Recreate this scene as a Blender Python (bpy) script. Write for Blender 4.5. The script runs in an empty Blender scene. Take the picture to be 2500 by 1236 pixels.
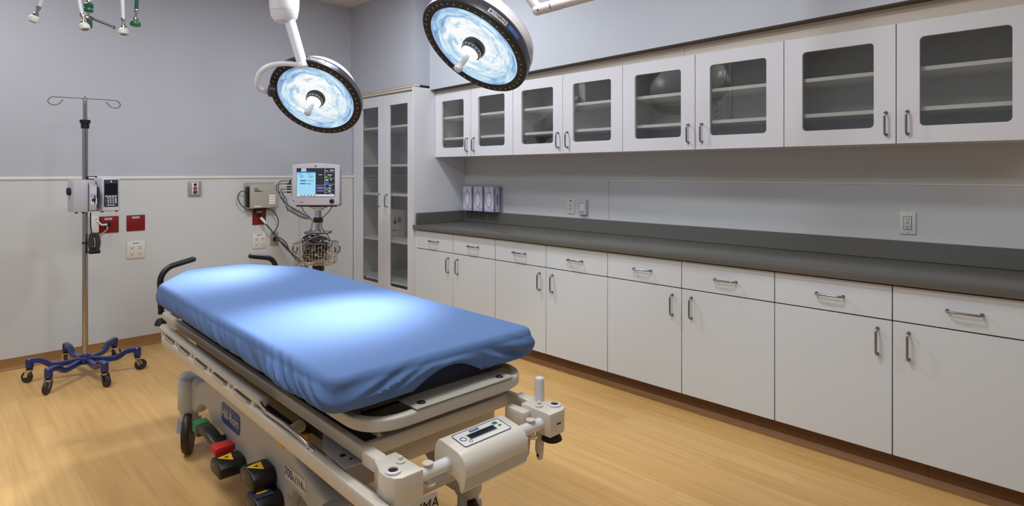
import bpy, bmesh, math, random
from mathutils import Vector, Matrix, noise
random.seed(7)
PI = math.pi
sc = bpy.context.scene
col = sc.collection

# ------------------------------------------------------------------ camera
YAW = math.radians(45.35)
cam_d = bpy.data.cameras.new('camera')
cam = bpy.data.objects.new('camera', cam_d)
col.objects.link(cam)
cam.location = (0, 0, 1.378)
cam.rotation_euler = (PI / 2, 0, -YAW)
cam_d.sensor_fit = 'HORIZONTAL'
cam_d.sensor_width = 36.0
cam_d.lens = 36.0 * 1420.0 / 2500.0
cam_d.shift_y = -(618.0 - 421.0) / 2500.0
cam_d.clip_start = 0.05
sc.camera = cam

# ------------------------------------------------------------------ view + world
sc.view_settings.view_transform = 'Standard'
sc.view_settings.look = 'None'
sc.view_settings.gamma = 1.0
sc.view_settings.use_curve_mapping = False
sc.view_settings.exposure = -0.10
w = bpy.data.worlds.new('world')
sc.world = w
w.use_nodes = True
w.node_tree.nodes['Background'].inputs[0].default_value = (0.75, 0.82, 1.0, 1)
w.node_tree.nodes['Background'].inputs[1].default_value = 0.05


def area_light(name, loc, size, power, color, rot=(0, 0, 0), spread=None):
    d = bpy.data.lights.new(name, 'AREA')
    d.shape = 'RECTANGLE'
    d.size, d.size_y = size
    d.energy = power
    d.color = color
    if spread:
        d.spread = spread
    o = bpy.data.objects.new(name, d)
    col.objects.link(o)
    o.location = loc
    o.rotation_euler = rot
    return o


CEIL = 3.06
# recessed ceiling panels of the room (all above the frame): position x, y, watts, size
PANELS = [(1.6, 1.5, 24, .30, .30), (0.0, 3.9, 30, .56, 1.16), (2.15, 3.45, 30, .24, .24), (0.2, 1.5, 26, .56, 1.16), (-0.6, -1.2, 6, .56, 1.16), (1.9, -1.2, 5, .56, 1.16)]
for (px, py, pw, sx_, sy_) in PANELS:
    area_light('panel_light', (px, py, CEIL - 0.03), (sx_, sy_), pw, (0.985, 0.99, 1.0))

# ------------------------------------------------------------------ materials
def srgb(r, g, b):
    def c(v):
        v /= 255.0
        return v / 12.92 if v <= 0.04045 else ((v + 0.055) / 1.055) ** 2.4
    return (c(r), c(g), c(b), 1.0)


def mat(name, rgb, rough=0.5, metal=0.0, bump=0.0, bscale=60.0, var=0.0, vscale=4.0, coat=0.0, emit=None, estr=0.0, spec=0.5):
    m = bpy.data.materials.new(name)
    m.use_nodes = True
    nt = m.node_tree
    b = nt.nodes['Principled BSDF']
    b.inputs['Base Color'].default_value = srgb(*rgb)
    b.inputs['Roughness'].default_value = rough
    b.inputs['Metallic'].default_value = metal
    b.inputs['Coat Weight'].default_value = coat
    b.inputs['Specular IOR Level'].default_value = spec
    if emit:
        b.inputs['Emission Color'].default_value = srgb(*emit)
        b.inputs['Emission Strength'].default_value = estr
    tc = nt.nodes.new('ShaderNodeTexCoord')
    if var > 0:
        n = nt.nodes.new('ShaderNodeTexNoise')
        n.inputs['Scale'].default_value = vscale
        n.inputs['Detail'].default_value = 4
        nt.links.new(tc.outputs['Object'], n.inputs['Vector'])
        mx = nt.nodes.new('ShaderNodeMix')
        mx.data_type = 'RGBA'
        a = srgb(*rgb)
        mx.inputs[6].default_value = tuple(min(1, x * (1 - var)) for x in a[:3]) + (1,)
        mx.inputs[7].default_value = tuple(min(1, x * (1 + var)) for x in a[:3]) + (1,)
        nt.links.new(n.outputs['Fac'], mx.inputs[0])
        nt.links.new(mx.outputs[2], b.inputs['Base Color'])
    if bump > 0:
        n2 = nt.nodes.new('ShaderNodeTexNoise')
        n2.inputs['Scale'].default_value = bscale
        n2.inputs['Detail'].default_value = 3
        nt.links.new(tc.outputs['Object'], n2.inputs['Vector'])
        bp = nt.nodes.new('ShaderNodeBump')
        bp.inputs['Strength'].default_value = bump
        bp.inputs['Distance'].default_value = 0.002
        nt.links.new(n2.outputs['Fac'], bp.inputs['Height'])
        nt.links.new(bp.outputs['Normal'], b.inputs['Normal'])
    return m


def glass_mat(name, tint, refl_rough=0.0, ior=1.5, fac_mul=1.0):
    m = bpy.data.materials.new(name)
    m.use_nodes = True
    nt = m.node_tree
    nt.nodes.clear()
    out = nt.nodes.new('ShaderNodeOutputMaterial')
    tr = nt.nodes.new('ShaderNodeBsdfTransparent')
    tr.inputs[0].default_value = tint
    gl = nt.nodes.new('ShaderNodeBsdfGlossy')
    gl.inputs['Roughness'].default_value = refl_rough
    # thin-sheet reflectance, the same from both sides
    lw = nt.nodes.new('ShaderNodeLayerWeight')
    pw = nt.nodes.new('ShaderNodeMath')
    pw.operation = 'POWER'
    pw.inputs[1].default_value = 4.0
    nt.links.new(lw.outputs['Facing'], pw.inputs[0])
    mu = nt.nodes.new('ShaderNodeMath')
    mu.operation = 'MULTIPLY_ADD'
    mu.inputs[1].default_value = 0.9
    mu.inputs[2].default_value = ior
    mu.use_clamp = True
    mx = nt.nodes.new('ShaderNodeMixShader')
    nt.links.new(pw.outputs[0], mu.inputs[0])
    nt.links.new(mu.outputs[0], mx.inputs[0])
    nt.links.new(tr.outputs[0], mx.inputs[1])
    nt.links.new(gl.outputs[0], mx.inputs[2])
    nt.links.new(mx.outputs[0], out.inputs[0])
    return m


def floor_mat():
    m = bpy.data.materials.new('wood_vinyl_floor')
    m.use_nodes = True
    nt = m.node_tree
    b = nt.nodes['Principled BSDF']
    tc = nt.nodes.new('ShaderNodeTexCoord')
    mp = nt.nodes.new('ShaderNodeMapping')
    mp.inputs['Rotation'].default_value = (0, 0, PI / 2)
    nt.links.new(tc.outputs['Object'], mp.inputs[0])
    br = nt.nodes.new('ShaderNodeTexBrick')
    br.inputs['Color1'].default_value = srgb(230, 189, 126)
    br.inputs['Color2'].default_value = srgb(221, 177, 112)
    br.inputs['Mortar'].default_value = srgb(208, 164, 103)
    br.inputs['Scale'].default_value = 1.0
    br.inputs['Mortar Size'].default_value = 0.0008
    br.inputs['Brick Width'].default_value = 0.92
    br.inputs['Row Height'].default_value = 0.10
    br.offset = 0.37
    nt.links.new(mp.outputs[0], br.inputs['Vector'])
    mp2 = nt.nodes.new('ShaderNodeMapping')
    mp2.inputs['Scale'].default_value = (38, 1.6, 1)
    nt.links.new(tc.outputs['Object'], mp2.inputs[0])
    n = nt.nodes.new('ShaderNodeTexNoise')
    n.inputs['Scale'].default_value = 1.0
    n.inputs['Detail'].default_value = 6
    nt.links.new(mp2.outputs[0], n.inputs['Vector'])
    rp = nt.nodes.new('ShaderNodeValToRGB')
    rp.color_ramp.elements[0].position = 0.3
    rp.color_ramp.elements[0].color = (0.86, 0.84, 0.80, 1)
    rp.color_ramp.elements[1].position = 0.7
    rp.color_ramp.elements[1].color = (1.04, 1.04, 1.05, 1)
    nt.links.new(n.outputs['Fac'], rp.inputs[0])
    mx = nt.nodes.new('ShaderNodeMix')
    mx.data_type = 'RGBA'
    mx.blend_type = 'MULTIPLY'
    mx.inputs[0].default_value = 1.0
    nt.links.new(br.outputs['Color'], mx.inputs[6])
    nt.links.new(rp.outputs[0], mx.inputs[7])
    n3 = nt.nodes.new('ShaderNodeTexNoise')
    n3.inputs['Scale'].default_value = 1.3
    nt.links.new(tc.outputs['Object'], n3.inputs['Vector'])
    rp3 = nt.nodes.new('ShaderNodeValToRGB')
    rp3.color_ramp.elements[0].position = 0.35
    rp3.color_ramp.elements[0].color = (0.93, 0.92, 0.90, 1)
    rp3.color_ramp.elements[1].position = 0.65
    rp3.color_ramp.elements[1].color = (1, 1, 1, 1)
    nt.links.new(n3.outputs['Fac'], rp3.inputs[0])
    mx3 = nt.nodes.new('ShaderNodeMix')
    mx3.data_type = 'RGBA'
    mx3.blend_type = 'MULTIPLY'
    mx3.inputs[0].default_value = 1.0
    nt.links.new(mx.outputs[2], mx3.inputs[6])
    nt.links.new(rp3.outputs[0], mx3.inputs[7])
    nt.links.new(mx3.outputs[2], b.inputs['Base Color'])
    b.inputs['Roughness'].default_value = 0.42
    b.inputs['Specular IOR Level'].default_value = 0.35
    return m


def lens_mat():
    # lit faceted reflector of the surgical lamp: concentric streaks, white core, blue rim
    m = bpy.data.materials.new('lit_lamp_lens')
    m.use_nodes = True
    nt = m.node_tree
    b = nt.nodes['Principled BSDF']
    tc = nt.nodes.new('ShaderNodeTexCoord')
    sp = nt.nodes.new('ShaderNodeSeparateXYZ')
    nt.links.new(tc.outputs['Object'], sp.inputs[0])
    at = nt.nodes.new('ShaderNodeMath'); at.operation = 'ARCTAN2'
    nt.links.new(sp.outputs[1], at.inputs[0]); nt.links.new(sp.outputs[0], at.inputs[1])
    sn = nt.nodes.new('ShaderNodeMath'); sn.operation = 'SINE'
    cs = nt.nodes.new('ShaderNodeMath'); cs.operation = 'COSINE'
    nt.links.new(at.outputs[0], sn.inputs[0]); nt.links.new(at.outputs[0], cs.inputs[0])
    ln = nt.nodes.new('ShaderNodeVectorMath'); ln.operation = 'LENGTH'
    nt.links.new(tc.outputs['Object'], ln.inputs[0])
    rs = nt.nodes.new('ShaderNodeMath'); rs.operation = 'MULTIPLY'; rs.inputs[1].default_value = 17.0
    nt.links.new(ln.outputs['Value'], rs.inputs[0])
    cb = nt.nodes.new('ShaderNodeCombineXYZ')
    nt.links.new(cs.outputs[0], cb.inputs[0]); nt.links.new(sn.outputs[0], cb.inputs[1]); nt.links.new(rs.outputs[0], cb.inputs[2])
    n = nt.nodes.new('ShaderNodeTexNoise')
    n.inputs['Scale'].default_value = 1.7
    n.inputs['Detail'].default_value = 8
    n.inputs['Roughness'].default_value = 0.62
    n.inputs['Distortion'].default_value = 0.9
    nt.links.new(cb.outputs[0], n.inputs['Vector'])
    # radial term
    r2 = nt.nodes.new('ShaderNodeMath'); r2.operation = 'MULTIPLY_ADD'
    r2.inputs[1].default_value = -1.5; r2.inputs[2].default_value = 0.32
    nt.links.new(ln.outputs['Value'], r2.inputs[0])
    ad = nt.nodes.new('ShaderNodeMath'); ad.operation = 'ADD'
    nt.links.new(n.outputs['Fac'], ad.inputs[0]); nt.links.new(r2.outputs[0], ad.inputs[1])
    rp = nt.nodes.new('ShaderNodeValToRGB')
    e = rp.color_ramp.elements
    e[0].position = 0.26; e[0].color = srgb(92, 122, 170)
    e[1].position = 0.64; e[1].color = srgb(255, 255, 255)
    e.new(0.37).color = srgb(140, 178, 224)
    e.new(0.50).color = srgb(186, 224, 243)
    nt.links.new(ad.outputs[0], rp.inputs[0])
    b.inputs['Base Color'].default_value = (0.05, 0.06, 0.08, 1)
    nt.links.new(rp.outputs[0], b.inputs['Emission Color'])
    b.inputs['Emission Strength'].default_value = 1.0
    b.inputs['Roughness'].default_value = 0.15
    return m


M = {}
M['wall_up'] = mat('painted_grey_wall', (182, 187, 199), 0.6, bump=0.08, bscale=90)
M['soffit'] = mat('pale_blue_grey_paint', (194, 203, 216), 0.6, bump=0.08, bscale=90)
M['wall_neutral'] = mat('neutral_grey_wall', (204, 205, 202), 0.6, bump=0.08, bscale=90)
M['wall_low'] = mat('wall_sheet_panel', (203, 208, 212), 0.45)
M['rail'] = mat('panel_rail_white', (226, 226, 222), 0.4)
M['ceiling'] = mat('ceiling_paint', (214, 214, 210), 0.8)
M['floor'] = floor_mat()
M['cove'] = mat('wood_cove_base', (150, 108, 62), 0.45, var=0.12, vscale=9)
M['cove_shaded'] = mat('wood_cove_shaded', (104, 68, 40), 0.4, var=0.10, vscale=9)  # darker copy of the cove tone, shade of the toe space painted in
M['cab'] = mat('white_laminate', (222, 225, 234), 0.38)
M['cab_low'] = mat('white_laminate_base', (216, 225, 234), 0.36)
M['cab_in'] = mat('cabinet_interior', (216, 216, 214), 0.6)
M['gap_shade'] = mat('painted_gap_shade', (80, 72, 64), 0.7)  # dark tone painted in for the shade between cabinet fronts
M['filler'] = mat('beige_filler_strip', (205, 199, 187), 0.5)
M['shelf'] = mat('shelf_white', (236, 238, 238), 0.4)
M['counter'] = mat('grey_laminate_counter', (100, 100, 97), 0.32, var=0.03, vscale=220)
M['chrome'] = mat('chrome', (205, 205, 208), 0.12, 1.0)
M['nickel'] = mat('brushed_nickel', (150, 150, 152), 0.25, 1.0)
M['steel'] = mat('steel_pole', (178, 178, 176), 0.16, 1.0)
M['glass'] = glass_mat('cabinet_glass', (0.90, 0.91, 0.90, 1), 0.0, 0.07)
M['acrylic'] = glass_mat('clear_acrylic', (0.96, 0.96, 0.98, 1), 0.02, 0.03)
M['black'] = mat('black_plastic', (13, 13, 15), 0.38)
M['rubber'] = mat('black_rubber', (18, 18, 20), 0.6)
M['dark'] = mat('dark_underside', (46, 41, 36), 0.6)
M['sheet'] = mat('blue_fitted_sheet', (84, 115, 166), 0.85, bump=0.12, bscale=500)
M['navy'] = mat('navy_mattress', (26, 30, 66), 0.6)
M['beige'] = mat('beige_coated_metal', (202, 196, 184), 0.35)
M['cream'] = mat('cream_plastic', (218, 214, 203), 0.3, coat=0.3)
M['taupe'] = mat('taupe_cover_plastic', (184, 187, 189), 0.4)
M['white_pl'] = mat('white_gloss_plastic', (222, 222, 226), 0.25, coat=0.3)
M['lilac_pl'] = mat('pale_grey_plastic', (190, 190, 204), 0.35)
M['screen_off'] = mat('dark_screen', (14, 18, 24), 0.12)
M['panel_dk'] = mat('slate_keypad', (54, 62, 88), 0.4)
M['key'] = mat('key_white', (214, 218, 226), 0.5)
M['blue'] = mat('royal_blue_enamel', (14, 40, 108), 0.3, coat=0.4)
M['blue_label'] = mat('blue_label', (14, 66, 140), 0.4)
M['navy_ink'] = mat('navy_ink', (36, 48, 130), 0.5)
M['ink'] = mat('black_ink', (20, 20, 22), 0.5)
M['white_ink'] = mat('white_ink', (240, 240, 240), 0.5)
M['red_plate'] = mat('dark_red_plate', (122, 16, 20), 0.35)
M['red'] = mat('red_plastic', (206, 44, 38), 0.4)
M['green'] = mat('green_plastic', (24, 124, 72), 0.4)
M['dgreen'] = mat('dark_green_plastic', (18, 92, 60), 0.35)
M['hose_green'] = mat('green_hose', (22, 78, 66), 0.4)
M['hose_white'] = mat('white_hose', (222, 226, 230), 0.4)
M['yellow'] = mat('yellow_plastic', (238, 186, 36), 0.45)
M['outlet'] = mat('outlet_white', (216, 216, 212), 0.4)
M['grey_box'] = mat('grey_beige_box', (176, 174, 164), 0.45)
M['grey_btn'] = mat('grey_call_plate', (158, 160, 158), 0.35, 0.2)
M['cable'] = mat('grey_cable', (70, 72, 76), 0.5)
M['cable_lt'] = mat('light_cable', (160, 160, 162), 0.45)
M['wheel_hub'] = mat('grey_wheel_hub', (150, 140, 120), 0.4)
M['tyre'] = mat('brown_black_tyre', (46, 34, 28), 0.45)
M['ring'] = mat('lamp_black_ring', (30, 25, 24), 0.45)
M['rim'] = mat('lamp_graphite_rim', (44, 44, 52), 0.35)
M['tick'] = mat('ring_tick', (235, 222, 190), 0.5)
M['lens'] = lens_mat()
M['bulb'] = mat('lit_lamp_core', (255, 255, 255), 0.4, emit=(235, 250, 255), estr=2.5)
M['troffer'] = mat('lit_ceiling_diffuser', (250, 250, 250), 0.6, emit=(255, 252, 244), estr=1.5)
M['glove'] = mat('glove_box_card', (218, 218, 236), 0.5)
M['glove_side'] = mat('glove_box_purple', (112, 92, 142), 0.5)
M['glove_ring'] = mat('glove_box_ring', (70, 84, 150), 0.5)
M['glove_tear'] = mat('glove_box_window', (220, 224, 232), 0.5)
M['scr_cyan'] = mat('screen_cyan', (10, 10, 12), 0.2, emit=(160, 226, 250), estr=0.95)
M['scr_dark'] = mat('screen_slate', (10, 10, 12), 0.2, emit=(50, 48, 60), estr=0.7)
M['scr_blue'] = mat('screen_blue', (10, 10, 12), 0.2, emit=(70, 120, 215), estr=0.9)
M['scr_navy'] = mat('screen_navy', (10, 10, 12), 0.2, emit=(40, 36, 110), estr=0.8)
M['scr_white'] = mat('screen_white', (10, 10, 12), 0.2, emit=(225, 235, 245), estr=0.9)
M['scr_green'] = mat('screen_green', (10, 10, 12), 0.2, emit=(110, 200, 80), estr=0.9)
M['scr_yellow'] = mat('screen_yellow', (10, 10, 12), 0.2, emit=(215, 205, 80), estr=0.9)


# ------------------------------------------------------------------ mesh builder
class MB:
    def __init__(s):
        s.bm = bmesh.new()
        s.mats = []
        s.ci = 0

    def m(s, key):
        k = M[key]
        if k not in s.mats:
            s.mats.append(k)
        s.ci = s.mats.index(k)
        return s

    def _f(s, vs):
        try:
            f = s.bm.faces.new(vs)
            f.material_index = s.ci
            return f
        except ValueError:
            return None

    def box(s, c, d, rot=None, bev=0.0, seg=2):
        t = bmesh.new()
        bmesh.ops.create_cube(t, size=1.0)
        for v in t.verts:
            v.co = Vector((v.co.x * d[0], v.co.y * d[1], v.co.z * d[2]))
        if bev > 0:
            bmesh.ops.bevel(t, geom=list(t.edges), offset=min(bev, 0.49 * min(d)), segments=seg, affect='EDGES', profile=0.5)
        mx = Matrix.Translation(Vector(c))
        if rot is not None:
            mx = mx @ (rot if isinstance(rot, Matrix) else Matrix.Rotation(rot, 4, 'Z'))
        s._merge(t, mx)
        return s

    def bb(s, x0, x1, y0, y1, z0, z1, bev=0.0, seg=2):
        return s.box(((x0 + x1) / 2, (y0 + y1) / 2, (z0 + z1) / 2), (abs(x1 - x0), abs(y1 - y0), abs(z1 - z0)), None, bev, seg)

    def _merge(s, t, mx=None):
        vm = {}
        for v in t.verts:
            vm[v] = s.bm.verts.new(mx @ v.co if mx is not None else v.co)
        for f in t.faces:
            s._f([vm[v] for v in f.verts])
        t.free()

    def tube(s, path, r, n=10, sec=None, closed=False, cap=True, up=None):
        """sweep a circle (or ellipse/rounded box section sec=(w,h)) along a path; r may be a list"""
        P = [Vector(p) for p in path]
        k = len(P)
        rings = []
        ref = Vector(up) if up else None
        prev = None
        for i in range(k):
            a = P[i - 1] if (i > 0 or closed) else P[i]
            b = P[(i + 1) % k] if (i < k - 1 or closed) else P[i]
            t = (b - a)
            t = t.normalized() if t.length > 1e-9 else Vector((0, 0, 1))
            if prev is None:
                h = ref if ref else (Vector((0, 0, 1)) if abs(t.z) < 0.9 else Vector((1, 0, 0)))
                u = t.cross(h).normalized()
            else:
                if ref:
                    u = t.cross(ref)
                    u = u.normalized() if u.length > 1e-4 else prev
                else:
                    u = (prev - t * prev.dot(t)).normalized()
            prev = u
            v = u.cross(t).normalized()
            rr = r[i] if isinstance(r, (list, tuple)) else r
            ring = []
            # mitre factor
            mit = 1.0
            if 0 < i < k - 1 or closed:
                d0 = (P[i] - a).normalized()
                c = max(0.35, d0.dot(t))
                mit = 1.0 / c
            for j in range(n):
                an = 2 * PI * (j + 0.5) / n
                if sec:
                    ca, sa = math.cos(an), math.sin(an)
                    e = 0.35
                    x = math.copysign(abs(ca) ** e, ca) * sec[0] / 2
                    y = math.copysign(abs(sa) ** e, sa) * sec[1] / 2
                    ring.append(s.bm.verts.new(P[i] + u * x * min(mit, 1.4) + v * y))
                else:
                    ring.append(s.bm.verts.new(P[i] + (u * math.cos(an) + v * math.sin(an)) * rr))
            rings.append(ring)
        rng = range(k) if closed else range(k - 1)
        for i in rng:
            A, B = rings[i], rings[(i + 1) % k]
            for j in range(n):
                s._f([A[j], A[(j + 1) % n], B[(j + 1) % n], B[j]])
        if cap and not closed:
            s._f(rings[0][::-1])
            s._f(rings[-1])
        return s

    def cyl(s, a, b, r, n=20, r2=None):
        return s.tube([a, b], [r, r if r2 is None else r2], n)

    def lathe(s, prof, o=(0, 0, 0), ax=(0, 0, 1), n=32, cap=True):
        """prof: list of (radius, height) along axis ax from o"""
        o = Vector(o)
        z = Vector(ax).normalized()
        x = z.orthogonal().normalized()
        y = z.cross(x)
        rings = []
        for (r, h) in prof:
            rings.append([s.bm.verts.new(o + z * h + (x * math.cos(2 * PI * j / n) + y * math.sin(2 * PI * j / n)) * max(r, 1e-5)) for j in range(n)])
        for A, B in zip(rings, rings[1:]):
            for j in range(n):
                s._f([A[j], A[(j + 1) % n], B[(j + 1) % n], B[j]])
        if cap:
            s._f(rings[0][::-1])
            s._f(rings[-1])
        return s

    def prism(s, pts, a0, a1, axis='x', bev=0.0, seg=2):
        """extrude polygon; axis x: pts=(y,z); axis y: pts=(x,z); axis z: pts=(x,y)"""
        t = bmesh.new()
        def mk(p, a):
            return {'x': (a, p[0], p[1]), 'y': (p[0], a, p[1]), 'z': (p[0], p[1], a)}[axis]
        A = [t.verts.new(mk(p, a0)) for p in pts]
        B = [t.verts.new(mk(p, a1)) for p in pts]
        t.faces.new(A[::-1])
        t.faces.new(B)
        k = len(pts)
        for i in range(k):
            t.faces.new([A[i], A[(i + 1) % k], B[(i + 1) % k], B[i]])
        bmesh.ops.recalc_face_normals(t, faces=list(t.faces))
        if bev > 0:
            ed = [e for e in t.edges if len(e.link_faces) == 2 and e.calc_face_angle(0) > 0.6]
            bmesh.ops.bevel(t, geom=ed, offset=bev, segments=seg, affect='EDGES', profile=0.5)
        s._merge(t)
        return s

    def quad(s, o, ex, ey):
        o, ex, ey = Vector(o), Vector(ex), Vector(ey)
        vs = [s.bm.verts.new(o + ex * a + ey * b) for a, b in ((-.5, -.5), (.5, -.5), (.5, .5), (-.5, .5))]
        s._f(vs)
        return s

    def ball(s, c, r, n=20, scale=(1, 1, 1)):
        t = bmesh.new()
        bmesh.ops.create_uvsphere(t, u_segments=n, v_segments=max(6, n // 2), radius=1)
        s._merge(t, Matrix.Translation(Vector(c)) @ Matrix.Diagonal((r * scale[0], r * scale[1], r * scale[2], 1)))
        return s

    def text(s, body, o, ex, ey, size, lift=0.0006, align='CENTER', shear=0.0):
        """flat lettering; ex = reading direction, ey = up; size = cap height scale in metres"""
        cu = bpy.data.curves.new('tmp', 'FONT')
        cu.body = body
        cu.size = size
        cu.align_x = align
        cu.align_y = 'CENTER'
        cu.offset = 0.0
        cu.shear = shear
        cu.resolution_u = 3
        ob = bpy.data.objects.new('tmp', cu)
        col.objects.link(ob)
        dg = bpy.context.evaluated_depsgraph_get()
        dg.update()
        me = bpy.data.meshes.new_from_object(ob.evaluated_get(dg))
        bpy.data.objects.remove(ob)
        bpy.data.curves.remove(cu)
        ex, ey = Vector(ex).normalized(), Vector(ey).normalized()
        ez = ex.cross(ey)
        o = Vector(o) + ez * lift
        vs = [s.bm.verts.new(o + ex * v.co.x + ey * v.co.y) for v in me.vertices]
        for p in me.polygons:
            s._f([vs[i] for i in p.vertices])
        bpy.data.meshes.remove(me)
        return s

    def build(s, name, parent=None, world=False, loc=None, smooth=True, angle=38, recalc=True, rotz=None):
        if world and parent is not None:
            mt = Matrix.Translation(parent.location) @ parent.rotation_euler.to_matrix().to_4x4()
            s.bm.transform(mt.inverted())
        if recalc:
            bmesh.ops.recalc_face_normals(s.bm, faces=list(s.bm.faces))
        me = bpy.data.meshes.new(name)
        s.bm.to_mesh(me)
        s.bm.free()
        for k in s.mats:
            me.materials.append(k)
        if smooth:
            for p in me.polygons:
                p.use_smooth = True
            me.set_sharp_from_angle(angle=math.radians(angle))
        o = bpy.data.objects.new(name, me)
        col.objects.link(o)
        if parent is not None:
            o.parent = parent
        if loc is not None:
            o.location = loc
        if rotz is not None:
            o.rotation_euler = (0, 0, rotz)
        return o


def tag(o, label, cat, group=None, kind=None):
    o['label'] = label
    o['category'] = cat
    if group:
        o['group'] = group
    if kind:
        o['kind'] = kind
    return o


def thing(name, label, cat, loc=(0, 0, 0), rotz=0.0, group=None):
    o = bpy.data.objects.new(name, None)
    o.empty_display_size = 0.05
    col.objects.link(o)
    o.location = loc
    o.rotation_euler = (0, 0, rotz)
    return tag(o, label, cat, group)


def struct(o, label=None):
    o['kind'] = 'structure'
    if label:
        o['label'] = label
    return o


def arc(c, r, a0, a1, n, ex=(1, 0, 0), ey=(0, 1, 0)):
    c, ex, ey = Vector(c), Vector(ex), Vector(ey)
    return [c + ex * r * math.cos(a0 + (a1 - a0) * i / n) + ey * r * math.sin(a0 + (a1 - a0) * i / n) for i in range(n + 1)]


def smooth_path(pts, n=8):
    P = [Vector(p) for p in pts]
    P = [P[0] * 2 - P[1]] + P + [P[-1] * 2 - P[-2]]
    out = []
    for i in range(1, len(P) - 2):
        a, b, c, d = P[i - 1:i + 3]
        for k in range(n):
            t = k / n
            out.append(0.5 * ((2 * b) + (c - a) * t + (2 * a - 5 * b + 4 * c - d) * t * t + (3 * b - a - 3 * c + d) * t ** 3))
    out.append(P[-2])
    return out


def round_path(pts, r, n=5):
    """polyline with corners rounded by radius-like distance r"""
    P = [Vector(p) for p in pts]
    out = [P[0]]
    for i in range(1, len(P) - 1):
        a, b, c = P[i - 1], P[i], P[i + 1]
        d0, d1 = (a - b), (c - b)
        rr = min(r, d0.length * 0.49, d1.length * 0.49)
        s0, s1 = b + d0.normalized() * rr, b + d1.normalized() * rr
        for k in range(n + 1):
            t = k / n
            out.append(s0 * (1 - t) ** 2 + b * 2 * t * (1 - t) + s1 * t * t)
    out.append(P[-1])
    return out


# ------------------------------------------------------------------ room shell
XW, YB, XL, YR = 3.655, 5.349, -1.7, -2.6
YT = 4.245           # side of the tall cabinet
ZR = 1.325           # height of the wall-panel rail
struct(MB().m('floor').bb(XL - .1, XW + .1, YR - .1, YB + .1, -0.08, 0.0).build('floor'), 'light maple plank vinyl floor')
struct(MB().m('ceiling').bb(XL - .1, XW + .1, YR - .1, YB + .1, CEIL, CEIL + 0.1).build('ceiling'), 'off-white painted ceiling')
struct(MB().m('wall_up').bb(XL, XW + .1, YB, YB + .1, 0, CEIL).build('wall_back'), 'pale grey wall behind the stretcher')
struct(MB().m('wall_neutral').bb(XW, XW + .1, YR, YB, 0, CEIL).build('wall_right'), 'pale grey wall behind the cabinets')
struct(MB().m('wall_up').bb(XL - .1, XL, YR, YB + .1, 0, CEIL).build('wall_left'))
struct(MB().m('wall_up').bb(XL, XW, YR - .1, YR, 0, CEIL).build('wall_rear'))
# lower sheet panels, joints between the sheets
mb = MB().m('wall_low')
for x0, x1 in ((XL, 0.02), (0.023, 2.52), (2.523, 3.09)):
    mb.bb(x0, x1, YB - 0.006, YB - 0.0004, 0.079, ZR)
struct(mb.build('trim_1'), 'off-white sheet panels on the lower back wall')
mb = MB().m('wall_low')
for y0, y1 in ((4.245, 2.575), (2.572, YR)):
    mb.bb(XW - 0.006, XW - 0.0004, y1, y0, 0.1, ZR - 0.012)
struct(mb.build('trim_2'), 'off-white sheet panels above the counter')
struct(MB().m('rail').bb(XL, 3.10, YB - 0.014, YB - 0.001, ZR, ZR + 0.022, 0.003).build('trim_3'), 'thin white rail along the back wall')
mb = MB().m('rail')
for y0, y1 in ((4.245, 0.86), (0.857, YR)):
    mb.bb(XW - 0.010, XW - 0.001, y1, y0, ZR - 0.014, ZR - 0.004, 0.002)
struct(mb.build('trim_4'), 'thin white rail above the counter')
# soffits
struct(MB().m('wall_up').prism([(3.072, YT + .012), (3.66, YT + .012), (3.66, 5.36), (3.072, 5.36)], 2.165, CEIL, 'z').build('wall_soffit_back'), 'pale soffit above the tall cabinet')
mb = MB().m('soffit')
zs = lambda y: 2.127 + (4.25 - y) * 0.0155
mb.prism([(YT + .011, zs(YT)), (YT + .011, CEIL), (YR, CEIL), (YR, zs(YR))], 3.24, 3.66, 'x')
struct(mb.build('wall_soffit_right'), 'blue-grey soffit above the glass-door cabinets')
# cove base
mb = MB().m('cove').prism([(YB - 0.0005, 0.0), (YB - 0.028, 0.0), (YB - 0.016, 0.006), (YB - 0.009, 0.018), (YB - 0.007, 0.079), (YB - 0.0005, 0.079)], XL, 3.09, 'x')
struct(mb.build('baseboard_back'), 'wood-coloured cove base of the back wall')
mb = MB().m('cove').prism([(XL + 0.0005, 0.0), (XL + 0.028, 0.0), (XL + 0.016, 0.006), (XL + 0.009, 0.018), (XL + 0.007, 0.079), (XL + 0.0005, 0.079)], YR, YB, 'y')
struct(mb.build('baseboard_left'))
mb = MB().m('cove_shaded')  # cove board in the darker tone, toe-space shade in its colour
for y0, y1 in ((YT + .04, 2.67), (2.668, 1.47), (1.468, 0.50), (0.498, 0.09)):
    mb.bb(3.128, 3.136, y1, y0, 0.02, 0.1)
mb.m('cove').prism([(3.136, 0.0), (3.096, 0.0), (3.110, 0.005), (3.120, 0.012), (3.127, 0.028), (3.136, 0.028)], 0.09, YT + .04, 'y')
struct(mb.build('baseboard_right'), 'wood cove base in the toe space of the base cabinets, its shade painted in')


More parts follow.
